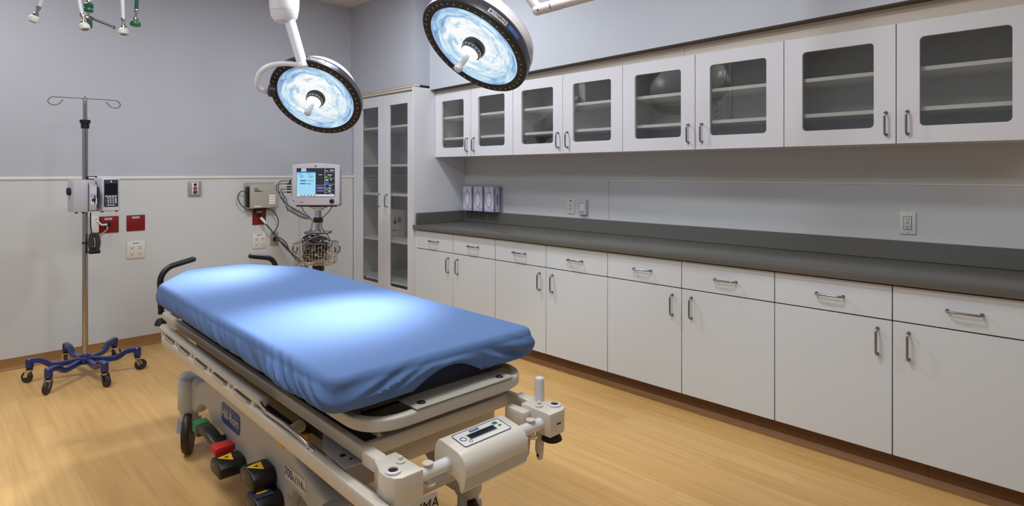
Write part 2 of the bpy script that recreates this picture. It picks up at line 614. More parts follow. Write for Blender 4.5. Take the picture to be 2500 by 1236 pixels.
# ceiling troffers (seat of the area lamps)
for i, (px, py, pw, sx_, sy_) in enumerate(PANELS):
    t = thing('ceiling_light', ['flush ceiling light panel above the counter', 'flush ceiling light panel above the drip stand', 'flush ceiling light panel by the tall cabinet',
              'flush ceiling light panel above the camera', 'flush ceiling light panel in the rear left of the room', 'flush ceiling light panel in the rear right of the room'][i], 'ceiling light', (px, py, CEIL))
    f = MB().m('white_pl')
    hx, hy = sx_ / 2, sy_ / 2
    for a, b, c, d in ((-hx - .02, hx + .02, -hy - .02, -hy), (-hx - .02, hx + .02, hy, hy + .02), (-hx - .02, -hx, -hy, hy), (hx, hx + .02, -hy, hy)):
        f.bb(a, b, c, d, -0.028, 0.0)
    f.build('frame', t)
    MB().m('troffer').bb(-hx, hx, -hy, hy, -0.018, -0.006).build('diffuser', t)


# ------------------------------------------------------------------ cabinets
def pull(parent, p, axis, L=0.117, so=0.030, r=0.0052, face=-1):
    """bow handle on a face looking along face*x; p = centre on the face"""
    p = Vector(p)
    a = Vector((0, 0, 1)) if axis == 'z' else Vector((0, 1, 0))
    o = Vector((face, 0, 0))
    pts = [p + a * (L / 2), p + a * (L / 2) + o * so * 0.75, p + a * (L / 2 - 0.014) + o * so, p - a * (L / 2 - 0.014) + o * so, p - a * (L / 2) + o * so * 0.75, p - a * (L / 2)]
    mb = MB().m('nickel')
    mb.tube(round_path(pts, 0.010, 4), r, 10)
    for sgn in (1, -1):
        mb.cyl(p + a * sgn * (L / 2) + o * 0.0, p + a * sgn * (L / 2) + o * 0.003, r * 1.5, 12)
    return mb.build('handle', parent)


def framed_door(parent, x0, th, y0, y1, z0, z1, iy0, iy1, iz0, iz1, key, rr=0.02, hinge=None):
    """door slab with a round-cornered opening; x0 = front face"""
    mb = MB().m(key)
    inner, outer = [], []
    cs = [(iy1 - rr, iz1 - rr, 0, y1, z1), (iy0 + rr, iz1 - rr, PI / 2, y0, z1), (iy0 + rr, iz0 + rr, PI, y0, z0), (iy1 - rr, iz0 + rr, 1.5 * PI, y1, z0)]
    for (cy, cz, a0, oy, oz) in cs:
        for k in range(6):
            a = a0 + PI / 2 * k / 5
            inner.append((cy + rr * math.cos(a), cz + rr * math.sin(a)))
            outer.append((oy, oz))
    bm = mb.bm
    n = len(inner)
    F = {}
    def V(x, p):
        k = (round(x, 5), round(p[0], 5), round(p[1], 5))
        if k not in F:
            F[k] = bm.verts.new((x, p[0], p[1]))
        return F[k]
    for x in (x0, x0 + th):
        for i in range(n):
            j = (i + 1) % n
            if outer[i] == outer[j]:
                mb._f([V(x, outer[i]), V(x, inner[i]), V(x, inner[j])])
            else:
                mb._f([V(x, outer[i]), V(x, inner[i]), V(x, inner[j]), V(x, outer[j])])
    for i in range(n):
        j = (i + 1) % n
        mb._f([V(x0, inner[i]), V(x0 + th, inner[i]), V(x0 + th, inner[j]), V(x0, inner[j])])
        if outer[i] != outer[j]:
            mb._f([V(x0, outer[i]), V(x0 + th, outer[i]), V(x0 + th, outer[j]), V(x0, outer[j])])
    d = mb.build('door', parent, angle=30)
    MB().m('glass').bb(x0 + th * 0.62, x0 + th * 0.62 + 0.004, iy0 - 0.008, iy1 + 0.008, iz0 - 0.008, iz1 + 0.008).build('glass_pane', d)
    if hinge is not None:
        for zz in (iz0 + 0.03, iz1 - 0.03):
            MB().m('rubber').cyl((x0 + th - 0.001, hinge, zz), (x0 + th + 0.012, hinge, zz), 0.008, 12).build('hinge_cup', d)
    return d


XC, XU = 3.07, 3.295
B_SEAM = [4.222, 3.716, 3.213, 2.698, 2.176, 1.66, 1.139, 0.623, 0.106]
LB = ['white base cabinet nearest the tall cabinet, two drawers over two doors', 'white base cabinet below the two small wall switches, second from the tall cabinet',
      'white base cabinet between the one below the wall switches and the rightmost one', 'rightmost white base cabinet, nearest the camera, cut off by the photo edge']
for u in range(4):
    y1, ym, y0 = B_SEAM[2 * u], B_SEAM[2 * u + 1], B_SEAM[2 * u + 2]
    yc = (y0 + y1) / 2
    t = thing('base_cabinet', LB[u], 'cabinet', (XC, yc, 0), 0, 'white base cabinets')
    b = MB().m('gap_shade').bb(XC + .0205, XW - .008, y0 + .0006, y1 - .0006, 0.1, 0.874)  # white carcass coloured dark to stand for shade between the fronts
    b.m('cab_low').bb(3.137, XW - .008, y0 + .0006, y1 - .0006, 0.0005, 0.1)
    b.build('body', t, world=True)
    g = 0.0022
    for k, (a, c) in enumerate(((ym, y1), (y0, ym))):
        d = MB().m('cab_low').bb(XC, XC + .02, a + g, c - g, 0.104, 0.706, 0.0012, 1).build('door', t, world=True)
        hy = a + 0.058 if k == 0 else c - 0.062
        pull(d, (0, hy - yc, 0.606), 'z')
        d = MB().m('cab_low').bb(XC, XC + .02, a + g, c - g, 0.712, 0.866, 0.0012, 1).build('drawer', t, world=True)
        pull(d, (0, (a + c) / 2 - yc, 0.788), 'y')
# end filler next to the tall cabinet
struct(MB().m('cab_low').bb(XC + 0.004, XW, 4.2225, YT - 0.001, 0.0005, 0.874).build('trim_5'), 'white filler between base and tall cabinets')

U_SEAM = [4.243, 3.752, 3.246, 2.732, 2.213, 1.692, 1.173, 0.653, 0.133]
LU = ['white glass-door wall cabinet next to the tall cabinet', 'white glass-door wall cabinet, second from the tall cabinet',
      'white glass-door wall cabinet, third from the tall cabinet', 'white glass-door wall cabinet at the right edge of the photo']
ZU0, ZU1 = 1.5175, 2.0954
for u in range(4):
    y1, ym, y0 = U_SEAM[2 * u], U_SEAM[2 * u + 1], U_SEAM[2 * u + 2]
    yc = (y0 + y1) / 2
    t = thing('wall_cabinet', LU[u], 'cabinet', (XU, yc, ZU0), 0, 'white glass-door wall cabinets')
    b = MB().m('cab_in')
    a0, a1 = y0 + .0008, y1 - .0008
    xb = XU + 0.0215
    b.bb(xb, XW - .001, a0, a0 + .016, ZU0, ZU1).bb(xb, XW - .001, a1 - .016, a1, ZU0, ZU1)
    b.bb(xb, XW - .001, a0 + .016, a1 - .016, ZU1 - .018, ZU1)
    b.bb(XW - .012, XW - .001, a0 + .016, a1 - .016, ZU0 + .018, ZU1 - .018)
    b.m('cab').bb(xb, XW - .001, a0 + .016, a1 - .016, ZU0, ZU0 + .018)
    # shelf pin holes on the left side panel
    b.m('ink')
    for xx in (xb + 0.05, XW - 0.06):
        for q in range(11):
            for yy, sg in ((a1 - .0161, -1), (a0 + .0161, 1)):
                b.quad((xx, yy, ZU0 + 0.10 + q * 0.038), (0.005, 0, 0), (0, 0, 0.005 * sg))
    b.build('body', t, world=True, recalc=False)
    for z in (1.870, 1.680):
        MB().m('shelf').bb(xb + 0.012, XW - .013, a0 + .017, a1 - .017, z - 0.010, z + 0.010, 0.001, 1).build('shelf', t, world=True)
    for k, (a, c) in enumerate(((ym, y1), (y0, ym))):
        g = 0.0022
        T = lambda v: v - yc
        d = framed_door(t, 0, 0.02, T(a + g), T(c - g), 0.0, ZU1 - ZU0 - 0.001, T(a + .094), T(c - .094), 0.080, 0.500, 'cab', 0.02,
                        hinge=(T(c - .094) - 0.02 if k == 0 and u < 2 else None))
        hy = a + 0.042 if k == 0 else c - 0.046
        pull(d, (0, T(hy), 0.098), 'z', L=0.108)
# filler strip between wall cabinets and soffit
mb = MB().m('filler')
for y0, y1 in ((YT, 1.77), (1.768, 0.133)):
    mb.prism([(y1, ZU1 + .001), (y0, ZU1 + .001), (y0, zs(y0) - 0.006), (y1, zs(y1) - 0.006)] if y0 > y1 else [(y0, ZU1 + .001), (y1, ZU1 + .001), (y1, zs(y1) - .006), (y0, zs(y0) - .006)], XU + 0.012, XU + 0.03, 'x')
mb.m('gap_shade')  # dark strip in place of the shadow line under the soffit
mb.prism([(0.133, zs(0.133) - 0.006), (YT, zs(YT) - 0.006), (YT, zs(YT)), (0.133, zs(0.133))], XU - 0.05, XU + 0.03, 'x')
struct(mb.build('trim_6'), 'beige filler strip and painted shadow line above the wall cabinets')

# worktop with splash
t = thing('worktop', 'long dark grey laminate worktop with raised backsplash over the base cabinets', 'worktop', (3.35, 2.2, 0.874))
MB().m('counter').bb(3.043, XW - .007, 0.09, YT - .001, 0.875, 0.914, 0.003, 2).build('counter_slab', t, world=True)
mb = MB().m('counter').bb(XW - .026, XW - .0065, 0.09, YT - .001, 0.9145, 1.016, 0.002, 1)
mb.bb(3.075, XW - .027, YT - .021, YT - .001, 0.9145, 1.016, 0.002, 1)
mb.build('backsplash', t, world=True)

# tall cabinet
XT = 3.095
t = thing('tall_cabinet', 'tall white cabinet with two narrow glass doors beside the counter', 'cabinet', (XT, 4.77, 0))
b = MB().m('cab_in')
ya, yb_ = YT + .02, 5.335
b.bb(XT + .0215, XW - .001, yb_ - .018, yb_, 0.08, 2.12)
b.bb(XW - .012, XW - .001, ya, yb_ - .018, 0.08, 2.12)
b.bb(XT + .0215, XW - .012, ya, yb_ - .018, 2.10, 2.12)
b.m('shelf').bb(XT + .0215, XW - .012, ya, yb_ - .018, 0.08, 0.11)
b.m('ink')
for xx in (XT + 0.08, XW - 0.07):
    for q in range(52):
        b.quad((xx, yb_ - .0183, 0.2 + q * 0.036), (0.005, 0, 0), (0, 0, -0.005))
        b.quad((xx, ya + .0003, 0.2 + q * 0.036), (0.005, 0, 0), (0, 0, 0.005))
b.build('body', t, world=True, recalc=False)
MB().m('cab').bb(3.052, XW - .001, YT, YT + .019, 0.0005, 2.14, 0.001, 1).build('end_panel', t, world=True)
MB().m('cab').bb(XT, XT + .02, 5.275, 5.336, 0.08, 2.12).bb(XT, XT + .02, YT + .0195, 4.300, 0.08, 2.12).build('stile', t, world=True)
MB().m('cove_shaded').bb(XT + .05, XT + .06, YT + .02, 5.33, 0.0005, 0.08).build('toe_kick', t, world=True)  # same darkened cove tone, shade put into the colour
MB().m('filler').bb(3.078, XT + .03, YT + .0195, 5.336, 2.121, 2.160, 0.003, 1).bb(3.070, XT + .03, YT - 0.004, 5.336, 2.145, 2.163, 0.003, 1).build('cornice', t, world=True)
for z in (1.812, 1.444, 1.165, 0.722, 0.335):
    MB().m('shelf').bb(XT + .03, XW - .013, ya + .001, yb_ - .019, z - 0.011, z + 0.010, 0.001, 1).build('shelf', t, world=True)
for k, (a, c, i0, i1) in enumerate(((4.787, 5.274, 4.879, 5.176), (4.301, 4.784, 4.393, 4.691))):
    T = lambda v: v - 4.77
    d = framed_door(t, 0, 0.02, T(a), T(c), 0.10, 2.115, T(i0), T(i1), 0.302, 2.012, 'cab', 0.008, hinge=(T(i1) - 0.02 if k == 0 else None))
    pull(d, (0, T(4.857 if k == 0 else 4.722), 1.110), 'z')
# boxes on the shelf
def shelf_box(name, label, y0, y1, h, x, lid):
    z0 = 0.7335
    tt = thing(name, label, 'box', (x + .1, (y0 + y1) / 2, z0))
    MB().m('outlet').bb(x, x + .2, y0, y1, z0, z0 + h, 0.003, 1).build('carton', tt, world=True)
    mb = MB().m('panel_dk')
    if lid:
        mb.bb(x - .0012, x, y0 + .04, y1 - .1, z0 + .12, z0 + .23)
        mb.m('ink').bb(x - .0012, x, y0 + .04, y1 - .12, z0 + .03, z0 + .04)
    else:
        mb.bb(x - .0012, x, y0 + .05, y0 + .10, z0 + .14, z0 + .19)
        mb.m('ink').bb(x - .0012, x, y0 + .13, y0 + .18, z0 + .12, z0 + .16).bb(x - .0012, x, y0 + .13, y0 + .2, z0 + .05, z0 + .06).bb(x - .0012, x, y0 + .14, y0 + .16, z0 + .17, z0 + .19)
    mb.build('printed_label', tt, world=True)
shelf_box('carton_box', 'white carton behind the left glass door of the tall cabinet', 4.83, 5.10, 0.27, 3.36, False)
shelf_box('carton_box', 'white carton with dark blue square behind the right glass door of the tall cabinet', 4.44, 4.74, 0.27, 3.34, True)

# ------------------------------------------------------------------ things on the walls
YP = YB - 0.0065      # face of the back wall panels
XP = XW - 0.0065      # face of the right wall panels


def socket_marks(mb, x, z, s=1.0, y=-0.0085):
    """hospital receptacle: two slots and an earth pin"""
    mb.m('ink')
    for dx, dz, w_, h_ in ((-.0065, .003, .0028, .008), (.0065, .003, .0028, .008), (0, -.008, .005, .005)):
        mb.bb(x + (dx - w_ / 2) * s, x + (dx + w_ / 2) * s, y - .0004, y + .001, z + (dz - h_ / 2) * s, z + (dz + h_ / 2) * s)


def wall_plate(name, label, cat, loc, w_, h_, right=False, key='outlet', group=None, d=0.007):
    t = thing(name, label, cat, loc, -PI / 2 if right else 0, group)
    MB().m(key).bb(-w_ / 2, w_ / 2, -d, -0.0003, -h_ / 2, h_ / 2, 0.0025, 2).build('plate', t)
    return t


def quad_outlet(label, loc):
    t = wall_plate('wall_outlet', label, 'outlet', loc, 0.124, 0.136)
    for x in (-.027, .027):
        for z in (-.030, .018):
            mb = MB().m('outlet')
            mb.lathe([(.0165, 0), (.0165, .0015), (.015, .002)], (x, -.007, z), (0, -1, 0), 20)
            socket_marks(mb, x, z + .002, 1.15, -.0091)
            mb.build('socket', t)
    mb = MB().m('ink')
    for k, (a, b) in enumerate(((-.022, -.012), (-.010, -.002), (0, .009), (.011, .021))):
        mb.bb(a, b, -.0074, -.007, .050, .0555)
    mb.build('faint_print', t)
    return t


quad_outlet('white four-socket outlet below the second red plate, left of the bed', (1.180, YP, 0.767))
quad_outlet('white four-socket outlet below the red socket under the grey wall box', (2.143, YP, 0.757))

for i, (lab, x0, x1, z0, z1) in enumerate((('dark red blank wall plate to the right of the plugged red plate', 1.117, 1.242, .917, 1.041),
                                            ('dark red wall plate behind the drip stand with a cord plugged in', .932, 1.065, .914, 1.041))):
    t = wall_plate('red_wall_plate', lab, 'wall plate', ((x0 + x1) / 2, YP, (z0 + z1) / 2), x1 - x0, z1 - z0, key='red_plate', d=0.006, group=None)
    MB().m('outlet').bb(-.024, .024, -.0068, -.006, .036, .050).m('red').bb(-.018, .018, -.0072, -.0068, .041, .045).build('name_strip', t)
    if i == 1:
        MB().m('black').bb(-.02, .012, -.018, -.006, -.012, .02, .004).build('socket', t)

t = thing('cord_plug', 'white cord and plug going into the red plate behind the drip stand', 'cord', (0.98, YP - 0.008, 0.975))
mb = MB().m('hose_white')
mb.tube(smooth_path([(0.005, -.012, .005), (-.03, -.03, .006), (-.055, -.035, .03), (-.07, -.02, .045)]), .0075, 8)
mb.m('cable_lt').tube(smooth_path([(0.005, -.012, -.005), (.004, -.03, -.03), (-.03, -.04, -.06), (-.07, -.045, -.075), (-.12, -.05, -.07)]), .0045, 8)
mb.build('cord', t)
t = wall_plate('wall_box', 'white wall box partly behind the drip stand pole', 'wall box', (0.905, YP, 0.985), 0.055, 0.12, key='outlet', d=0.04)
MB().m('ink').bb(0.006, .012, -.0408, -.04, .03, .042).build('slot', t)

# nurse call plate
t = wall_plate('nurse_call_plate', 'small grey wall plate with a red and a blue round button', 'call button', (1.605, YP, 1.242), 0.098, 0.122, key='grey_btn', d=0.016)
MB().m('key').bb(-.024, .024, -.0175, -.016, -.047, .05, 0.003).build('button_panel', t)
MB().m('ink').lathe([(.012, 0), (.012, .003)], (0, -.0175, .033), (0, -1, 0), 20).build('black_button', t)
MB().m('red').lathe([(.016, 0), (.016, .003), (.012, .005)], (0, -.0175, .003), (0, -1, 0), 20).build('red_button', t)
MB().m('blue_label').lathe([(.016, 0), (.016, .003), (.012, .005)], (0, -.0175, -.029), (0, -1, 0), 20).build('blue_button', t)

# grey electronic box on the wall
t = thing('control_box', 'grey-beige electronic box mounted on the wall left of the monitor', 'wall box', (2.15, YP, 1.17))
MB().m('grey_box').bb(-.145, .135, -.004, -0.0003, -.10, .118, .001, 1).build('back_plate', t)
mb = MB().m('grey_box').bb(-.115, .142, -.075, -.004, -.112, .095, .004, 2)
mb.bb(-.13, .143, -.045, -.004, -.118, -.104, .002, 1).build('housing', t)
mb = MB().m('ink')
for z, w_ in ((.062, .035), (.048, .045), (.037, .072)):
    mb.bb(-.08, -.08 + w_, -.0755, -.075, z - .003, z + .003)
mb.build('printed_lines', t)
mb = MB().m('white_ink')
for k in range(4):
    mb.bb(.052, .108, -.0756, -.075, -.004 - k * .022 - .009, -.004 - k * .022 + .009)
mb.bb(-.08, -.02, -.0756, -.075, -.101, -.092)
mb.build('label_strips', t)
MB().m('black').bb(-.135, -.115, -.06, -.015, -.10, .08, .004).build('side_connector', t)
MB().m('black').bb(-.065, .035, -.065, -.015, -.135, -.112, .004).build('lower_connector', t)
mb = MB().m('cable')
mb.tube(smooth_path([(-.13, -.04, .03), (-.18, -.04, .04), (-.205, -.035, -.01), (-.175, -.035, -.085), (-.11, -.035, -.125), (-.05, -.035, -.125)]), .0045, 8)
mb.build('looped_cable', t)
mb = MB().m('cable')
mb.tube(smooth_path([(.02, -.03, -.125), (.09, -.035, -.135), (.14, -.04, -.20), (.15, -.04, -.27), (.12, -.03, -.335), (.10, -.02, -.36)]), .0045, 8)
mb.build('hanging_cable', t)

t = wall_plate('wall_outlet', 'red emergency socket plate under the grey wall box', 'outlet', (2.142, YP, 0.970), 0.121, 0.133, key='red_plate', d=0.006)
MB().m('outlet').bb(-.024, .024, -.0068, -.006, .044, .056).build('name_strip', t)
mb = MB().m('red_plate')
for z in (-.02, .02):
    mb.lathe([(.0165, 0), (.0165, .0015)], (0, -.006, z), (0, -1, 0), 20)
    socket_marks(mb, 0, z, 1.1, -.0078)
mb.m('red_plate').build('socket', t)
t = thing('power_cord', 'grey power cord hanging from the red socket down behind the bed', 'cord', (2.15, YP - .01, 0.975))
mb = MB().m('hose_white').tube([(0, -.01, -.01), (.012, -.03, -.03), (.035, -.04, -.065)], [.012, .014, .008], 12)
mb.m('cable').tube(smooth_path([(.03, -.04, -.06), (.12, -.05, -.18), (.22, -.09, -.32), (.32, -.2, -.44), (.42, -.35, -.62)]), .006, 8)
mb.build('cord', t)
t = wall_plate('data_plate', 'grey steel data plate with cables beside the lower four-socket outlet', 'wall plate', (2.278, YP, 0.763), 0.075, 0.125, key='grey_btn', d=0.006)
MB().m('black').bb(-.012, .014, -.025, -.006, -.02, .02, .003).build('connector', t)
mb = MB().m('cable')
mb.tube(smooth_path([(0, -.02, -.01), (.05, -.06, -.03), (.10, -.08, -.10), (.17, -.12, -.19), (.27, -.3, -.36)]), .0055, 8)
mb.build('cable', t)
mb = MB().m('cable')
mb.tube(smooth_path([(0, -.02, .01), (.03, -.05, .01), (.08, -.08, -.04), (.12, -.1, -.14), (.24, -.28, -.36)]), .0055, 8)
mb.build('cable', t)
mb = MB().m('outlet')
mb.bb(-.03, -.022, -.004, -.0003, -.30, -.064).bb(-.012, -.006, -.004, -.0003, -.30, -.064)
mb.build('conduit', t)

# right wall
t = wall_plate('wall_outlet', 'white double outlet over the counter next to the small switch box', 'outlet', (XP, 2.938, 1.104), 0.072, 0.115, True)
mb = MB().m('outlet').bb(-.018, .018, -.0085, -.007, -.035, .035, .001)
socket_marks(mb, 0, .012, 1.2, -.0087)
socket_marks(mb, 0, -.018, 1.2, -.0087)
mb.bb(-.016, .016, -.0078, -.007, .042, .048)
mb.build('socket', t)
t = wall_plate('switch_box', 'small white surface switch box right of the double outlet', 'switch', (XP, 2.808, 1.106), 0.074, 0.118, True, key='lilac_pl', d=0.024)
MB().m('outlet').bb(-.022, .022, -.026, -.024, -.043, .043, .001).build('rocker', t)
MB().m('grey_btn').bb(-.018, .018, -.0268, -.026, .030, .036).bb(-.018, .018, -.0268, -.026, -.040, -.030).build('marking', t)
t = wall_plate('wall_outlet', 'white rectangular safety outlet alone on the wall near the right edge', 'outlet', (XP, 0.670, 1.111), 0.073, 0.118, True)
mb = MB().m('ink').bb(-.0185, .0185, -.0078, -.007, -.036, .036)
mb.m('outlet').bb(-.0165, .0165, -.0088, -.007, -.034, .034, .001)
socket_marks(mb, 0, .021, 1.0, -.009)
socket_marks(mb, 0, -.020, 1.0, -.009)
mb.m('grey_btn').bb(-.008, .008, -.0096, -.0088, .003, .0065).bb(-.008, .008, -.0096, -.0088, -.0045, -.001)
mb.lathe([(.003, 0), (.003, .001)], (0, -.007, .049), (0, -1, 0), 10).lathe([(.003, 0), (.003, .001)], (0, -.007, -.049), (0, -1, 0), 10)
mb.build('socket', t)

# glove box rack
t = thing('glove_box_holder', 'clear acrylic holder on the wall keeping three glove boxes', 'holder', (XP, 3.95, 1.0168), -PI / 2)
mb = MB().m('acrylic').bb(-.29, .235, -.004, -.0005, .005, .252)
mb.bb(-.29, .235, -.084, -.004, .0005, .0045)
mb.bb(.231, .235, -.084, -.004, .0045, .25)
mb.bb(-.29, .231, -.088, -.084, .0005, .03)
mb.build('acrylic_tray', t)
for i, (yc, lab) in enumerate(((4.108, 'pale glove box in the clear holder, nearest the tall cabinet'), (3.962, 'middle glove box in the clear holder'), (3.812, 'glove box in the clear holder, farthest from the tall cabinet'))):
    g = thing('glove_box', lab, 'glove box', (XP - .0045, yc, 1.0216), -PI / 2, 'glove boxes in the clear holder')
    b = MB().m('glove').bb(-.066, .066, -.074, -.0005, 0, .224, .002, 1)
    b.m('glove_side').bb(.0655, .0664, -.074, -.064, .001, .223).bb(.0655, .0664, -.010, -.001, .001, .223).bb(-.0664, -.0655, -.074, -.060, .001, .223)
    b.m('grey_btn').bb(.0655, .0666, -.050, -.026, .06, .16)
    b.build('carton', g)
    f = MB().m('glove').bb(-.064, .062, -.0755, -.074, .002, .222, .0005, 1)
    f.m('glove_side').bb(.053, .062, -.0758, -.0755, .002, .222)
    f.m('grey_btn').bb(-.056, -.046, -.0758, -.0755, .07, .17)
    f.m('navy_ink').text('G', (-.004, -.0758, .203), (1, 0, 0), (0, 0, 1), .026)
    f.bb(.028, .034, -.0758, -.0755, .02, .03).bb(.012, .018, -.0758, -.0755, .02, .03)
    f.build('front_panel', g)
    r = MB().m('glove_ring')
    n = 40
    outr = [(.035 * math.cos(2 * PI * k / n) - .003, .074 * math.sin(2 * PI * k / n) + .108) for k in range(n)]
    r.prism(outr, -.0765, -.0757, 'y')
    r.m('glove_tear').prism([(.030 * math.cos(2 * PI * k / n) - .003, .068 * math.sin(2 * PI * k / n) + .108) for k in range(n)], -.0770, -.0766, 'y')
    r.build('opening', g)

# ------------------------------------------------------------------ drip stand
IVX, IVY = 0.772, 4.835
t = thing('drip_stand', 'steel drip stand on a blue six-legged castor base', 'drip stand', (IVX, IVY, 0))
MB().m('steel').cyl((0, 0, .13), (0, 0, 1.725), .0165, 24).build('lower_pole', t)
MB().m('steel').cyl((0, 0, 1.72), (0, 0, 1.855), .0125, 20).build('upper_pole', t)
mb = MB().m('black').lathe([(.019, 0), (.024, .004), (.024, .035), (.031, .038), (.031, .058), (.014, .062)], (0, 0, 1.675), (0, 0, 1), 24)
mb.build('locking_collar', t)
mb = MB().m('blue').lathe([(.03, 0), (.052, .004), (.054, .02), (.05, .045), (.034, .052), (.034, .062), (.018, .066)], (0, 0, .082), (0, 0, 1), 28)
mb.build('base_hub', t)
wheels = [(-.287, .091), (-.242, -.253), (.054, -.388), (.29, -.133), (.245, .296), (-.062, .408)]
wheels = [(x * (0.29 / math.hypot(x, y) * 0.45 + 0.55), y * (0.29 / math.hypot(x, y) * 0.45 + 0.55)) for x, y in wheels]
for i, (wx, wy) in enumerate(wheels):
    r = math.hypot(wx, wy)
    d = Vector((wx / r, wy / r, 0))
    pts = [d * .03 + Vector((0, 0, .108)), d * (r * .45) + Vector((0, 0, .098)), d * (r * .62) + Vector((0, 0, .098)), d * (r * .78) + Vector((0, 0, .138)), d * (r * .90) + Vector((0, 0, .142)), d * (r * 1.0) + Vector((0, 0, .142))]
    mb = MB().m('blue').tube(round_path(pts, .02, 3), .0165, 12, sec=(.034, .032))
    mb.lathe([(.018, 0), (.0225, .003), (.0225, .055), (.018, .06)], (wx, wy, .098), (0, 0, 1), 18)
    leg = mb.build('leg', t)
    c = MB().m('black').lathe([(.018, 0), (.018, .012)], (wx, wy, .086), (0, 0, 1), 16)
    ang = [2.3, -2.2, -1.2, -0.3, 0.6, 1.4][i]
    f = Vector((math.cos(ang), math.sin(ang), 0))
    sd = Vector((-f.y, f.x, 0))
    wc = Vector((wx, wy, 0)) + f * .018 + Vector((0, 0, .037))
    c.m('chrome')
    for sg in (1, -1):
        c.prism([(0, 0), (0, 0), (0, 0)][:0] or [(-.02, .086), (.012, .086), (.026, .05), (.026, .03), (.010, .03), (-.012, .06)], sg * .011 - .0015, sg * .011 + .0015, 'y') if False else None
        a = Vector((wx, wy, .084)) + sd * sg * .012
        c.tube([a, wc + sd * sg * .013], [.011, .009], 8, sec=(.004, .028))
    c.tube([Vector((wx, wy, .088)), Vector((wx, wy, .078))], .016, 12)
    cast = c.build('castor', leg)
    wl = MB().m('tyre').lathe([(.020, -.009), (.034, -.009), (.037, -.005), (.037, .005), (.034, .009), (.020, .009)], wc, sd, 24)
    wl.m('wheel_hub').lathe([(.002, -.0085), (.021, -.0085), (.021, .0085), (.002, .0085)], wc, sd, 20)
    wl.build('wheel', leg)
# hook head
mb = MB().m('chrome').lathe([(.010, 0), (.014, .004), (.014, .03), (.008, .034)], (0, 0, 1.852), (0, 0, 1), 16)
mb.build('hook_head', t)
ex = Vector((.987, -.158, 0))
ey = Vector((.158, .987, 0))
Z = Vector((0, 0, 1))
for i, (sg, ax) in enumerate(((1, ex), (-1, ex), (1, ey), (-1, ey))):
    u = ax * sg
    o = Vector((0, 0, 1.878))
    pts = [o, o + u * .16, o + u * .185 - Z * .008, o + u * .198 - Z * .026, o + u * .190 - Z * .046, o + u * .165 - Z * .054, o + u * .14 - Z * .044, o + u * .118 - Z * .014]
    MB().m('chrome').tube(smooth_path(pts, 5), .0035, 8).build('hook', t)

# infusion pump
t = thing('infusion_pump', 'two-part grey infusion pump with keypad clamped on the drip stand', 'infusion pump', (IVX + .045, IVY + .005, 1.106), math.radians(6))
t.scale = (.80, .85, 1)
mb = MB().m('lilac_pl')
mb.prism([(-.165, -.10), (-.165, .055), (-.15, .07), (.0, .07), (.0, -.07), (-.02, -.115), (-.075, -.13), (-.11, -.125)], .008, .222, 'z', .006, 2)
mb.build('pump_module', t)
MB().m('panel_dk').bb(-.073, -.070, -.135, -.10, .010, .20).build('door_seam', t)
mb = MB().m('lilac_pl').bb(-.066, -.012, -.136, -.118, .02, .19, .004)
mb.m('white_ink').bb(-.055, -.012, -.139, -.136, .055, .098, .001)
mb.m('ink').bb(-.05, -.022, -.1405, -.139, .078, .096).bb(-.034, -.026, -.142, -.139, .062, .115)
mb.m('glove').bb(-.058, -.014, -.1385, -.136, .125, .175)
mb.build('cassette_door', t)
MB().m('panel_dk').prism([(-.010, .175), (.004, .17), (.010, .08), (.002, .03), (-.012, .03), (-.004, .08), (-.004, .14)], -.142, -.10, 'y').build('side_lever', t)
MB().m('navy').lathe([(.022, 0), (.026, .006), (.026, .022), (.020, .026)], (-.163, -.02, .145), (-1, 0, 0), 20).build('knob', t)
mb = MB().m('lilac_pl')
mb.prism([(.0, .07), (.0, -.05), (.03, -.105), (.16, -.105), (.168, -.095), (.168, .06), (.15, .07)], .006, .236, 'z', .008, 3)
mb.build('control_module', t)
MB().m('white_pl').bb(.034, .160, -.112, -.103, .010, .232, .006, 2).build('front_bezel', t)
mb = MB().m('panel_dk').bb(.044, .150, -.1145, -.112, .036, .222, .002, 1)
mb.build('keypad_panel', t)
MB().m('screen_off').bb(.052, .142, -.1155, -.1145, .118, .196).build('display', t)
mb = MB().m('key')
for c in range(4):
    mb.bb(.054 + c * .0225, .071 + c * .0225, -.1160, -.1145, .104, .113, .001, 1)
for r in range(3):
    for c in range(3):
        mb.bb(.070 + c * .0185, .080 + c * .0185, -.1158, -.1145, .062 + r * .0145, .072 + r * .0145, .001, 1)
mb.bb(.126, .136, -.1158, -.1145, .060, .096, .001, 1)
mb.bb(.070, .082, -.1158, -.1145, .044, .054, .001, 1).bb(.089, .100, -.1158, -.1145, .044, .054, .001, 1).bb(.108, .120, -.1158, -.1145, .044, .054, .001, 1)
mb.m('red').bb(.053, .062, -.1158, -.1145, .074, .082, .001, 1)
mb.m('white_ink').lathe([(.006, 0), (.006, .001)], (.097, -.1145, .209), (0, -1, 0), 16)
mb.build('keys', t)
mb = MB().m('rubber')
for x, y in ((-.14, -.08), (-.10, -.105), (.04, -.09), (.145, -.085)):
    mb.cyl((x, y, .0), (x, y, .009), .010, 12)
mb.build('foot', t)
mb = MB().m('black').bb(-.055, .025, -.03, .04, .222, .246, .006)
mb.m('white_ink').bb(-.04, .005, -.0312, -.03, .230, .240)
mb.m('red').bb(-.06, .02, -.034, -.028, .214, .221)
mb.build('pole_clamp', t)
t = thing('power_cord', 'coiled black pump cord tied to the drip stand pole', 'cord', (IVX + .045, IVY - .03, 0.90))
mb = MB().m('black').tube(smooth_path([(-.02, 0, .205), (-.018, 0, .10), (-.005, 0, .03), (.0, 0, -.02)]), .004, 8)
mb.bb(-.062, -.01, .008, .052, -.006, .006, .002)
mb.build('cord', t)
mb = MB().m('cable')
